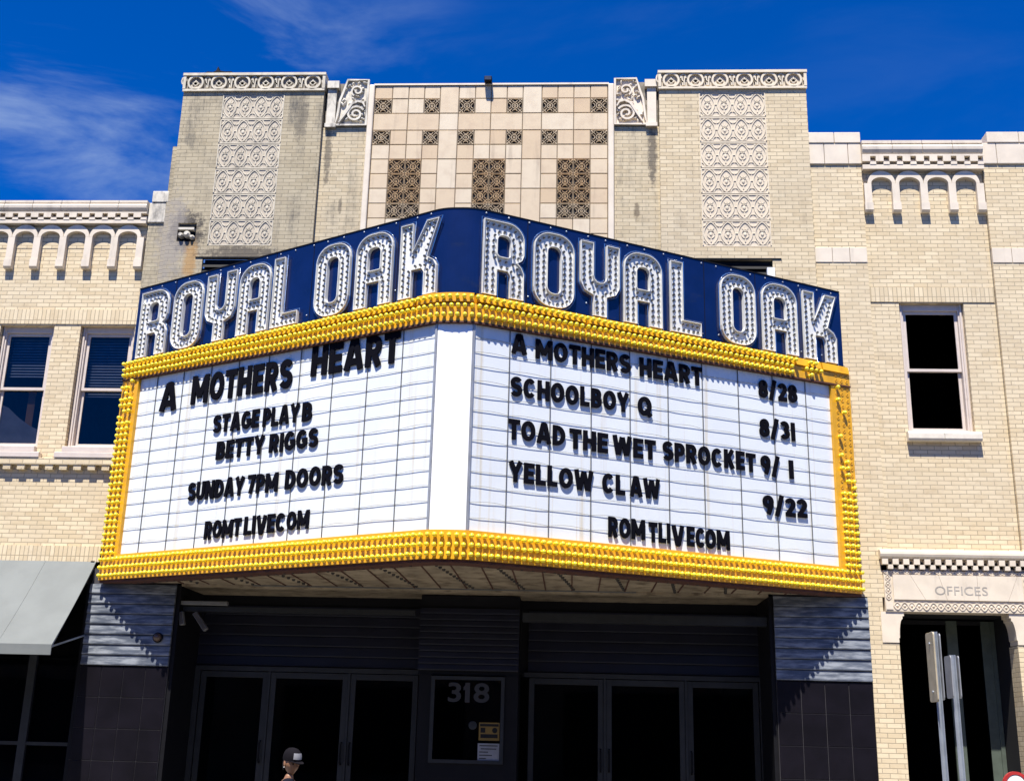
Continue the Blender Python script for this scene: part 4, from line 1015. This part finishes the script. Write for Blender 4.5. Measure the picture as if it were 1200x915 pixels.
# ------------------------------------------------------------------ changeable letters, one thing each
def strokes(ch):
    b, t, m_ = .115, .885, .5
    def el(w, cy, ry, a0, a1, n=14, cx=None, rx=None): return arc(w / 2 if cx is None else cx, cy, (w / 2 - b) if rx is None else rx, ry, a0, a1, n)
    V = lambda x: [(x, 0), (x, 1)]
    if ch == 'A': return .78, [[(.10, 0), (.345, .99)], [(.68, 0), (.435, .99)], [(.2, .27), (.58, .27)], [(.30, .93), (.48, .93)]]
    if ch == 'B': w = .64; return w, [V(b), [(b, t), (.33, t)] + arc(.33, .70, .155, .185, 90, -90, 8) + [(b, .515)], [(b, .51), (.33, .51)] + arc(.33, .3125, .195, .1975, 90, -90, 8) + [(b, b)]]
    if ch == 'C': w = .70; return w, [el(w, .5, .385, 42, 318, 20)]
    if ch == 'D': w = .70; return w, [V(b), [(b, t), (.24, t)] + arc(.24, .5, w - b - .24, .385, 90, -90, 12) + [(b, b)]]
    if ch == 'E': w = .56; return w, [V(b), [(b, t), (w, t)], [(b, .5), (w - .04, .5)], [(b, b), (w, b)]]
    if ch == 'G': w = .74; return w, [el(w, .5, .385, 45, 340, 20), [(.40, .45), (w - .0, .45)], [(w - b, .45), (w - b, .18)]]
    if ch == 'H': w = .68; return w, [V(b), V(w - b), [(b, .5), (w - b, .5)]]
    if ch in 'I1': return .23, [V(b)]
    if ch == 'K': w = .68; return w, [V(b), [(.16, .40), (w - .14, 1.)], [(.30, .56), (w - .12, 0)]]
    if ch == 'L': w = .54; return w, [V(b), [(b, b), (w, b)]]
    if ch == 'M': w = .92; return w, [V(b), V(w - b), [(.15, .93), (w / 2, .22)], [(w - .15, .93), (w / 2, .22)]]
    if ch == 'N': w = .72; return w, [V(b), V(w - b), [(.15, .93), (w - .15, .07)]]
    if ch == 'O': w = .76; return w, [el(w, .5, .385, 0, 360, 26)]
    if ch == 'P': w = .62; return w, [V(b), [(b, t), (.33, t)] + arc(.33, .66, .175, .225, 90, -90, 8) + [(b, .435)]]
    if ch == 'Q': w = .76; return w, [el(w, .5, .385, 0, 360, 26), [(.42, .32), (.72, -.02)]]
    if ch == 'R': w = .66; return w, [V(b), [(b, t), (.34, t)] + arc(.34, .675, .185, .21, 90, -90, 8) + [(b, .465)], [(.33, .46), (w - .115, 0)]]
    if ch == 'S': w = .64; return w, [arc(w / 2, .695, .205, .19, 25, 270, 16) + arc(w / 2, .31, .215, .195, 90, -155, 16)]
    if ch == 'T': w = .62; return w, [[(0, t), (w, t)], [(w / 2, 0), (w / 2, .9)]]
    if ch == 'U': w = .68; return w, [[(b, 1), (b, .36)] + arc(w / 2, .36, w / 2 - b, .245, 180, 360, 12) + [(w - b, 1)]]
    if ch == 'V': w = .72; return w, [[(.10, 1), (.325, .01)], [(w - .10, 1), (w - .325, .01)], [(.27, .06), (.45, .06)]]
    if ch == 'W': w = 1.04; return w, [[(.10, 1), (.28, .01)], [(.50, .92), (.31, .01)], [(.54, .92), (.73, .01)], [(w - .10, 1), (.76, .01)]]
    if ch == 'Y': w = .70; return w, [[(.09, 1), (w / 2, .44)], [(w - .09, 1), (w / 2, .44)], [(w / 2, 0), (w / 2, .5)]]
    if ch == '7': w = .58; return w, [[(0, t), (w, t)], [(w - .14, .88), (.22, 0)]]
    if ch == '2': w = .58; return w, [arc(w / 2, .68, .18, .205, 165, -35, 12) + [(.14, .14)], [(.03, b), (w, b)]]
    if ch == '3': w = .58; return w, [arc(w / 2 - .02, .70, .165, .185, 150, -90, 12), arc(w / 2 - .02, .31, .19, .195, 90, -150, 12)]
    if ch == '8': w = .60; return w, [arc(w / 2, .70, .155, .185, 0, 360, 18), arc(w / 2, .31, .185, .195, 0, 360, 18)]
    if ch == '9': w = .60; return w, [arc(w / 2, .66, .185, .225, 0, 360, 18), [(w - b, .66), (w - b - .02, .44), (.30, .0)]]
    if ch == '/': return .46, [[(.08, -.06), (.38, 1.06)]]
SG = {}
def board_glyph(ch):
    if ch in SG: return SG[ch]
    w, sts = strokes(ch); mb = MB(); T = lambda u, v, ww: (u, v, ww)
    for i, st in enumerate(sts):
        cl = len(st) > 12 and math.hypot(st[0][0] - st[-1][0], st[0][1] - st[-1][1]) < 1e-4
        mb.ribbon(T, st[:-1] if cl else st, .225, 0.02 * i, 1 - .03 * i, cl)
    me = bpy.data.meshes.new('letter_shape'); me.from_pydata(mb.v, [], mb.f); me.materials.append(M['black_letter'])
    bm = bmesh.new(); bm.from_mesh(me); bmesh.ops.recalc_face_normals(bm, faces=bm.faces); bm.to_mesh(me); bm.free()
    SG[ch] = (me, w); return SG[ch]
TXT = {'L': [(0, 'A', 5.146, 4.789, 6.46), (0, 'MOTHERS', 4.482, 2.489, 6.50), (0, 'HEART', 2.148, .605, 6.61), (1, 'STAGE', 3.959, 3.054, 5.90), (1, 'PLAY', 2.979, 2.304, 5.886), (1, 'B', 2.245, 2.066, 5.876),
             (2, 'BETTY', 3.841, 2.915, 5.494), (2, 'RIGGS', 2.813, 1.927, 5.487), (3, 'SUNDAY', 4.333, 3.236, 4.918), (3, '7PM', 3.160, 2.593, 4.925), (3, 'DOORS', 2.461, 1.438, 4.936),
             (4, 'ROMT', 3.921, 3.218, 4.327), (4, 'LIVEC', 3.156, 2.395, 4.337), (4, 'OM', 2.371, 1.979, 4.352)],
       'R': [(0, 'A', .563, .790, 6.655), (0, 'MOTHERS', .918, 2.394, 6.640), (0, 'HEART', 2.538, 3.576, 6.630), (0, '8/28', 4.552, 5.253, 6.60), (1, 'SCHOOLBOY', .562, 2.363, 6.063), (1, 'Q', 2.505, 2.726, 6.06), (1, '8/31', 4.540, 5.179, 6.011),
             (2, 'TOAD', .544, 1.381, 5.470), (2, 'THE', 1.445, 2.032, 5.454), (2, 'WET', 2.109, 2.782, 5.445), (2, 'SPROCKET', 2.899, 4.450, 5.46), (2, '9/', 4.540, 4.868, 5.452), (2, '1', 5.040, 5.119, 5.432),
             (3, 'YELLOW', .570, 1.804, 4.905), (3, 'CL', 1.945, 2.295, 4.90), (3, 'AW', 2.372, 2.843, 4.898), (3, '9/22', 4.549, 5.330, 4.872),
             (4, 'ROM', 2.036, 2.601, 4.312), (4, 'TLI', 2.662, 2.997, 4.30), (4, 'V', 3.026, 3.219, 4.29), (4, 'EC', 3.263, 3.563, 4.288), (4, 'OM', 3.563, 3.966, 4.285)]}
WORDNAME = {('L', 4): 'ROMTLIVECOM', ('R', 4): 'ROMTLIVECOM'}
ROWN = ['top', 'second', 'third', 'fourth', 'bottom']
ORD = ['first', 'second', 'third', 'fourth', 'fifth']
ROWTXT = {('L', 0): 'A MOTHERS HEART', ('L', 1): 'STAGEPLAYB', ('L', 2): 'BETTYRIGGS', ('L', 3): 'SUNDAY7PMDOORS', ('L', 4): 'ROMTLIVECOM'}
seen = {}; total = {}
def wname(sd, row, wd):
    if row == 4: return 'ROMTLIVECOM'
    if wd in ('CL', 'AW'): return 'CLAW'
    if wd in ('9/', '1') and row == 2: return '9/1'
    return wd
for sd in 'LR':
    for row, wd, *_ in TXT[sd]:
        for ch in wd: total[(sd, row, wname(sd, row, wd), ch)] = total.get((sd, row, wname(sd, row, wd), ch), 0) + 1
for sd in 'LR':
    F, n, e = (FL, nL, -eL) if sd == 'L' else (FR, nR, eR)
    side = 'left' if sd == 'L' else 'right'
    for row, wd, sa, sb, zc in TXT[sd]:
        h = .445 if (sd == 'L' and row == 0) else .275
        if sd == 'L' and row == 4: h = .262
        off = .062
        asp = [board_glyph(c)[1] for c in wd]
        gap = .085; tot = sum(asp) + gap * (len(wd) - 1); kx = abs(sb - sa) / tot
        u = 0.
        zs = 1. + (1 if sd == 'L' else -1) * 0
        for i, ch in enumerate(wd):
            me, a0 = board_glyph(ch)
            s = sa + (sb - sa) * (u * kx / abs(sb - sa)); wch = asp[i] * kx
            o = bpy.data.objects.new('sign_letter', me); C.objects.link(o)
            jz = rnd.uniform(-.006, .006)
            P = F(s, zc - h / 2 + jz, .010)
            mat = Matrix((e * (wch / a0), Z * h, n * .020)).transposed().to_4x4(); 
            tilt = Matrix.Rotation(rnd.uniform(-.012, .012), 4, n)
            o.matrix_world = Matrix.Translation(P) @ tilt @ mat
            wn = wname(sd, row, wd); key = (sd, row, wn, ch); seen[key] = seen.get(key, 0) + 1
            kindw = 'digit' if ch.isdigit() else ('slash' if ch == '/' else 'letter ' )
            nm = 'slash' if ch == '/' else (('digit ' if ch.isdigit() else 'letter ') + ch)
            if ch == '/': base = 'black plastic slash'
            else: base = 'black plastic %s' % nm
            nth = '' if total[key] == 1 else ', the %s %s' % (ORD[seen[key] - 1], ch)
            if len(wn) == 1: o['label'] = '%s standing alone in the %s line of the %s board' % (base, ROWN[row], side)
            else: o['label'] = '%s in %s%s, %s line of the %s board' % (base, wn, nth, ROWN[row], side)
            o['category'] = 'sign letter'; o['group'] = 'black letters on the %s board' % side
            u += asp[i] + gap

# ------------------------------------------------------------------ awning, lamps, poles, person
AW = thing('shop_awning', 'sloping grey canvas awning over the dark shopfront on the left', 'awning', (-7.5, .04, 2.6))
w = MB()
def sag(t): return -.035 * math.sin(math.pi * t)
prof = [(.03 - 1.15 * t, 4.0 - 1.32 * t + sag(t)) for t in [i / 8 for i in range(9)]]
lo = [(y, z - .014) for y, z in prof]
w.prism(lambda u, v, ww: (ww, u, v), prof + lo[::-1], -10.6, -5.82); w.build('canopy', 'awning', AW)
for xs_ in (-6.62, -7.42, -8.22, -9.02, -9.82):
    w = MB(); w.prism(lambda u, v, ww: (ww, u, v), [(y_, z_ + .001) for y_, z_ in prof] + [(y_ - .003, z_ + .004) for y_, z_ in prof][::-1], xs_ - .012, xs_ + .012)
    w.build('seam', 'awning', AW)
w = MB(); yv, zv = prof[-1]
w.box(-10.6, -5.82, yv - .008, yv + .006, zv - .145, zv - .004); w.build('valance', 'awning', AW)
w = MB(); w.tube([(-5.84, .02, 3.93), (-5.84, yv + .03, zv - .02)], .014); w.tube([(-5.84, .02, 2.9), (-5.84, yv + .03, zv - .03)], .014); w.tube([(-10.6, yv + .03, zv - .035), (-5.83, yv + .03, zv - .035)], .014); w.build('frame', 'steel', AW)

for x, z, ang, lab in ((-4.42, 3.18, 12, 'short white floodlight under the marquee, left of its twin by the left corner'), (-4.13, 3.14, 38, 'longer grey floodlight under the marquee, tilted to the right of its twin')):
    k = .10 if ang < 20 else .16
    o = thing('floodlight', lab, 'floodlight', (x, .02, z + .2), 'floodlights under the marquee')
    c, s = math.cos(R(ang)), math.sin(R(ang))
    T = lambda u, v, ww: (x + u * c + v * s, .1 - ww, z - u * s * -1 * 0 + v * c - u * s)
    T = lambda u, v, ww: (x + u * c - v * s, .14 - ww, z + u * s + v * c)
    w = MB(); w.tbox(T, -.035, .035, -k, k, 0, .09); bevel(w.build('lamp_housing', 'sign_dull' if ang > 20 else 'trim', o), .01)
    w = MB(); w.tbox(T, -.027, .027, -k + .01, k - .01, .0905, .096); w.build('lens', 'lamp_clear', o)
    w = MB(); w.tube([(x, .15, z), (x, .24, z + .1), (x, .3, z + .17)], .012); w.build('bracket', 'dark_metal', o)
o = thing('dome_camera', 'small brown dome camera on the shaded blue slats left of the doors', 'camera', (-4.70, -.05, 2.88))
w = MB(); T = lambda u, v, ww: (-4.70 + u, -.045 - ww, 2.88 + v)
w.lathe(T, 0, 0, [(.075, 0), (.075, .03), (.06, .035)], 16); w.build('base', 'dark_metal', o)
w = MB(); w.lathe(T, 0, 0, [(.06, .035), (.055, .06), (.04, .08), (.02, .092), (.003, .096)], 16); w.build('dome', 'brown', o, smooth=True)
o = thing('parapet_floodlight', 'small dark floodlight on the roof edge above the peach tiles', 'floodlight', (-.05, -.03, 12.225))
w = MB(); w.box(-.11, .02, -.16, -.04, 12.2, 12.29); bevel(w.build('lamp_housing', 'dark_metal', o), .015)
w = MB(); w.box(-.1, .01, -.165, -.1605, 12.21, 12.28); w.build('lens', 'lamp_clear', o)
w = MB(); w.tube([(-.045, -.1, 12.21), (-.045, -.02, 12.24), (-.045, .1, 12.23)], .015); w.build('bracket', 'dark_metal', o)

# kerbside sign posts, plates edge-on to the street
def upost(mb, x, y, z0, z1, k=.03):
    mb.prism(lambda u, v, ww: (u, v, ww), [(x - k, y - .035), (x - k + .008, y - .035), (x - .012, y - .01), (x + .012, y - .01), (x + k - .008, y - .035), (x + k, y - .035), (x + k, y - .027), (x + .016, y + .004), (x - .016, y + .004), (x - k, y - .027)], z0, z1)
o = thing('street_sign', 'taller kerbside post with a tan weathered plate seen nearly edge-on', 'street sign', (5.175, -5., GZ))
w = MB(); upost(w, 5.175, -4.98, GZ, 2.74); w.build('post', 'steel', o)
def plate(mb, x, y0, y1, z0, z1, th=.004, r=.03):
    pl = rrect(y0, y1, z0, z1, r, r); mb.prism(lambda u, v, ww: (x + ww, u, v), pl, -th, th)
w = MB(); plate(w, 5.135, -5.12, -4.86, 2.04, 2.73, .008); bevel(w.build('sign_plate', 'sign_tan', o), .002, 1)
for zz in (2.14, 2.62):
    w = MB(); w.lathe(lambda u, v, ww: (5.126 - ww, -4.99 + u, zz + v), 0, 0, [(.014, .0), (.014, .006), (.006, .01)], 8); w.build('bolt', 'steel', o)
w = MB(); plate(w, 5.215, -5.06, -4.92, 2.06, 2.72); w.build('sign_plate', 'sign_grey', o, label='grey back plate')
o = thing('street_sign', 'shorter kerbside post with a narrow grey plate, right of the taller one', 'street sign', (5.30, -4.7, GZ))
w = MB(); upost(w, 5.43, -4.7, GZ, 2.53); w.build('post', 'steel', o)
w = MB(); plate(w, 5.385, -4.81, -4.6, 2.09, 2.52); w.build('sign_plate', 'sign_grey', o)
w = MB(); plate(w, 5.475, -4.78, -4.62, 2.09, 2.52); w.build('sign_plate', 'sign_grey', o)
o = thing('round_sign', 'round white sign with a red rim on a low post by the offices doorway', 'sign', (5.86, -5., GZ))
w = MB(); T = lambda u, v, ww: (5.855 + u, -5.0 - ww, 1.265 + v); w.lathe(T, 0, 0, [(.085, -.01), (.1, .0), (.1, .015), (.082, .02)], 24); w.build('face', 'white', o)
w = MB(); w.ribbon(T, arc(0, 0, .112, .112, 0, 350, 36), .028, -.012, .025, True); w.m = 0; w.build('rim', 'red', o)
w = MB(); w.tbox(T, -.05, .05, -.02, .012, .0205, .024); w.build('bar', 'inside', o)
w = MB(); w.tube([(5.855, -4.985, GZ), (5.855, -4.985, 1.28)], .025, 10); w.build('post', 'steel', o)

# person walking on the pavement
PX, PY = -1.42, -5.0
P = thing('person', 'person in black cap with white front patch before the glass doors', 'person', (PX, PY, GZ))
HZ = 1.295     # head centre
def skinned(name, joints, edges, mat, parent, root=0, sub=2):
    me = bpy.data.meshes.new(name); w = wloc(parent)
    me.from_pydata([(j[0] - w.x, j[1] - w.y, j[2] - w.z) for j in joints], edges, [])
    bm = bmesh.new(); bm.from_mesh(me); ly = bm.verts.layers.skin.verify(); bm.verts.ensure_lookup_table()
    for v, j in zip(bm.verts, joints): v[ly].radius = (j[3], j[4] if len(j) > 4 else j[3]); v[ly].use_root = (v.index == root)
    bm.to_mesh(me); bm.free(); me.materials.append(M[mat])
    o = bpy.data.objects.new(name, me); C.objects.link(o)
    sk = o.modifiers.new('skin', 'SKIN'); sk.use_smooth_shade = True; sk.use_x_symmetry = False
    ss = o.modifiers.new('sub', 'SUBSURF'); ss.levels = sub; ss.render_levels = sub
    dg = bpy.context.evaluated_depsgraph_get(); dg.update()
    me2 = bpy.data.meshes.new_from_object(o.evaluated_get(dg)); o.modifiers.clear(); o.data = me2
    for p in me2.polygons: p.use_smooth = True
    if parent: o.parent = parent; WL[o.name] = Vector(w)
    return o
x, y = PX, PY
J = [(x, y, .70, .115), (x, y, .84, .105), (x, y, .98, .115), (x, y, 1.08, .09), (x, y, 1.12, .05), (x + .01, y - .01, 1.20, .048),
     # legs
     (x - .03, y + .08, .66, .08), (x + .1, y + .09, .34, .055), (x + .02, y + .09, -.03, .038), (x + .12, y + .09, -.105, .03),
     (x + .0, y - .08, .66, .08), (x - .06, y - .09, .35, .055), (x - .22, y - .09, -.0, .038), (x - .12, y - .09, -.11, .03),
     # arms
     (x, y + .16, 1.06, .055), (x - .09, y + .2, .83, .04), (x - .02, y + .2, .62, .028), (x + .01, y + .2, .55, .03),
     (x, y - .16, 1.06, .055), (x + .06, y - .2, .83, .04), (x + .14, y - .19, .64, .028), (x + .17, y - .19, .57, .03)]
E = [(0, 1), (1, 2), (2, 3), (3, 4), (4, 5), (0, 6), (6, 7), (7, 8), (8, 9), (0, 10), (10, 11), (11, 12), (12, 13), (3, 14), (14, 15), (15, 16), (16, 17), (3, 18), (18, 19), (19, 20), (20, 21)]
for hb, sg in ((17, 1), (21, -1)):
    hx, hy, hz = J[hb][:3]
    for k, (dx, ln) in enumerate(((-.027, .06), (-.009, .07), (.009, .067), (.026, .055))):
        i = len(J); J += [(hx + dx, hy, hz - .035, .0085), (hx + dx * 1.1 + .006, hy - sg * .006, hz - .035 - ln * .55, .0085), (hx + dx + .012, hy - sg * .014, hz - .035 - ln, .007)]
        E += [(hb, i), (i, i + 1), (i + 1, i + 2)]
    i = len(J); J += [(hx + .035, hy - sg * .012, hz - .005, .010), (hx + .048, hy - sg * .018, hz - .04, .008)]; E += [(hb, i), (i, i + 1)]
body = skinned('body', J, E, 'skin', P)
# head with face, facing right and a little to the street
def head_mesh():
    bm = bmesh.new(); bmesh.ops.create_uvsphere(bm, u_segments=28, v_segments=20, radius=1)
    for v in bm.verts:
        a, b, c = v.co
        X_ = a * .098; Y_ = b * .074; Z_ = c * .118
        if c < -.2: k = (-.2 - c) / .8; X_ = X_ * (1 - .22 * k) + .014 * k; Y_ *= 1 - .42 * k
        if a > .3: X_ += .004 * (1 - abs(b))
        # nose, brow, eye hollows, mouth, chin
        g = lambda u0, v0, su, sv: math.exp(-((b - u0) / su) ** 2 - ((c - v0) / sv) ** 2) if a > 0 else 0
        X_ += .030 * g(0, -.22, .13, .17) + .014 * g(0, -.02, .10, .2) + .006 * g(.33, .16, .3, .09) + .006 * g(-.33, .16, .3, .09)
        X_ -= .010 * g(.36, -.02, .16, .1) + .010 * g(-.36, -.02, .16, .1)
        X_ += .010 * g(0, -.52, .25, .06) - .006 * g(0, -.57, .28, .025) + .010 * g(0, -.64, .22, .06) + .012 * g(0, -.9, .3, .14)
        v.co = (X_, Y_, Z_)
    for sg in (-1, 1):       # ears
        r = bmesh.ops.create_uvsphere(bm, u_segments=10, v_segments=8, radius=1)['verts']
        for v in r: v.co = Vector((v.co.x * .02 - .008 - .004 * v.co.z, sg * .074 + v.co.y * .011, v.co.z * .033 - .012))
    return bm
bm = head_mesh(); yaw = R(-42)
rotm = Matrix.Translation(Vector((x + .02, y - .012, HZ)) - wloc(P)) @ Matrix.Rotation(yaw, 4, 'Z') @ Matrix.Rotation(R(8), 4, 'Y')
for v in bm.verts: v.co = rotm @ v.co
for fc in bm.faces: fc.smooth = True
hm = bpy.data.meshes.new('head'); bm.to_mesh(hm); bm.free()
bm = bmesh.new(); bm.from_mesh(body.data); bm.from_mesh(hm); bm.to_mesh(body.data); bm.free(); bpy.data.meshes.remove(hm)
rotw = Matrix.Translation(Vector((x + .02, y - .012, HZ))) @ Matrix.Rotation(yaw, 4, 'Z') @ Matrix.Rotation(R(8), 4, 'Y')
def HT(a, b, c): return rotw @ Vector((a, b, c))
w = MB()      # cap crown, sweatband and brim
rings = [(1.0, .02), (1.03, .05), (.98, .085), (.82, .115), (.55, .136), (.2, .145)]
seg = 24; vs = []
for k, zz in rings:
    for i in range(seg):
        t = 2 * math.pi * i / seg; vs.append(HT(.105 * k * math.cos(t) - .002, .083 * k * math.sin(t), zz))
fs = [[r * seg + i, r * seg + (i + 1) % seg, (r + 1) * seg + (i + 1) % seg, (r + 1) * seg + i] for r in range(5) for i in range(seg)] + [[5 * seg + i for i in range(seg)]]
w.add(vs, fs); cap = w.build('cap', 'cap', P, smooth=True)
w = MB(); bp = [(.095 * math.cos(R(a)), .081 * math.sin(R(a))) for a in range(-62, 63, 8)]; op_ = [(.10 * math.cos(R(a)) + .085 * math.cos(R(a * 1.35)) ** .7 if abs(a) < 62 else .10 * math.cos(R(a)), .084 * math.sin(R(a))) for a in range(62, -63, -8)]
w.prism(lambda u, v, ww: HT(u, v, .026 + ww - .12 * max(0, u - .09) - .9 * v * v), bp + op_, -.003, .003); w.build('brim', 'cap', cap)
w = MB()
vs = []
for k, zz in ((1.06, .045), (1.045, .075), (.95, .105)):
    for a in range(-34, 35, 17): vs.append(HT(.108 * k * math.cos(R(a)) + .001, .086 * k * math.sin(R(a)), zz))
w.add(vs, [[r * 5 + i, r * 5 + i + 1, r * 5 + i + 6, r * 5 + i + 5] for r in range(2) for i in range(4)]); w.build('front_patch', 'sticker_w', cap, smooth=True)
w = MB(); w.blob(HT(-.004, -.079, -.047), .0055, .0055, .0055); w.build('earring', 'white', P, smooth=True)
w = MB()
vs = []
for zz, k in ((.03, 1.02), (-.02, 1.03), (-.06, .98), (-.085, .86)):
    for a in range(115, 246, 13): vs.append(HT(.1 * k * math.cos(R(a)), .077 * k * math.sin(R(a)), zz))
w.add(vs, [[r * 11 + i, r * 11 + i + 1, r * 11 + i + 12, r * 11 + i + 11] for r in range(3) for i in range(10)]); w.build('hair', 'hair', P, smooth=True)
w = MB()
for sg in (-1, 1): w.blob((0, 0, 0), .017, .006, .011, lambda a, b, c, sg=sg: HT(.083 + b, sg * .028 + a, .0 + c))
w.tube([HT(.088, -.012, .003), HT(.09, 0, .006), HT(.088, .012, .003)], .002); w.tube([HT(.08, -.045, .002), HT(.0, -.08, .0)], .002); w.build('sunglasses', 'black_letter', P, smooth=True)
SJ = [(x, y, .66, .135), (x, y, .84, .125), (x, y, .98, .132), (x, y, 1.085, .10), (x, y, 1.155, .066), (x, y + .16, 1.06, .07), (x - .06, y + .19, .92, .06), (x - .085, y + .2, .84, .055), (x, y - .16, 1.06, .07), (x + .04, y - .19, .92, .06), (x + .058, y - .2, .84, .055)]
skinned('shirt', SJ, [(0, 1), (1, 2), (2, 3), (3, 4), (3, 5), (5, 6), (6, 7), (3, 8), (8, 9), (9, 10)], 'cloth_navy', P)
TJ = [(x, y, .70, .13), (x - .03, y + .08, .64, .098), (x + .1, y + .09, .34, .075), (x + .025, y + .09, .0, .06), (x, y - .08, .64, .098), (x - .06, y - .09, .35, .075), (x - .21, y - .09, .02, .06)]
skinned('trousers', TJ, [(0, 1), (1, 2), (2, 3), (0, 4), (4, 5), (5, 6)], 'cloth_dark', P)
w = MB()
for sx, sy, sz in ((x + .06, y + .09, -.105), (x - .17, y - .09, -.105)): w.blob((sx, sy, sz), .135, .048, .044, seg=12, rings=7)
w.build('shoes', 'cap', P, smooth=True)

# ------------------------------------------------------------------ building across the street (seen only in the glass)
OB = thing('brick_building', 'plain two-storey red brick building across the street, behind the viewer', 'building', (0, -26, GZ))
w = MB(); w.box(-40, 40, -34, -22, GZ, 8.5); w.build('wall', 'red_brick', OB)
for i in range(16):
    w = MB(); x0 = -38 + i * 4.9; w.box(x0, x0 + 1.3, -21.99, -21.9, 4.8, 6.9); w.build('window', 'inside', OB)
for i in range(8):
    w = MB(); x0 = -38 + i * 9.8; w.box(x0, x0 + 6.5, -21.99, -21.92, .3, 3.1); w.build('shop_window', 'inside', OB)
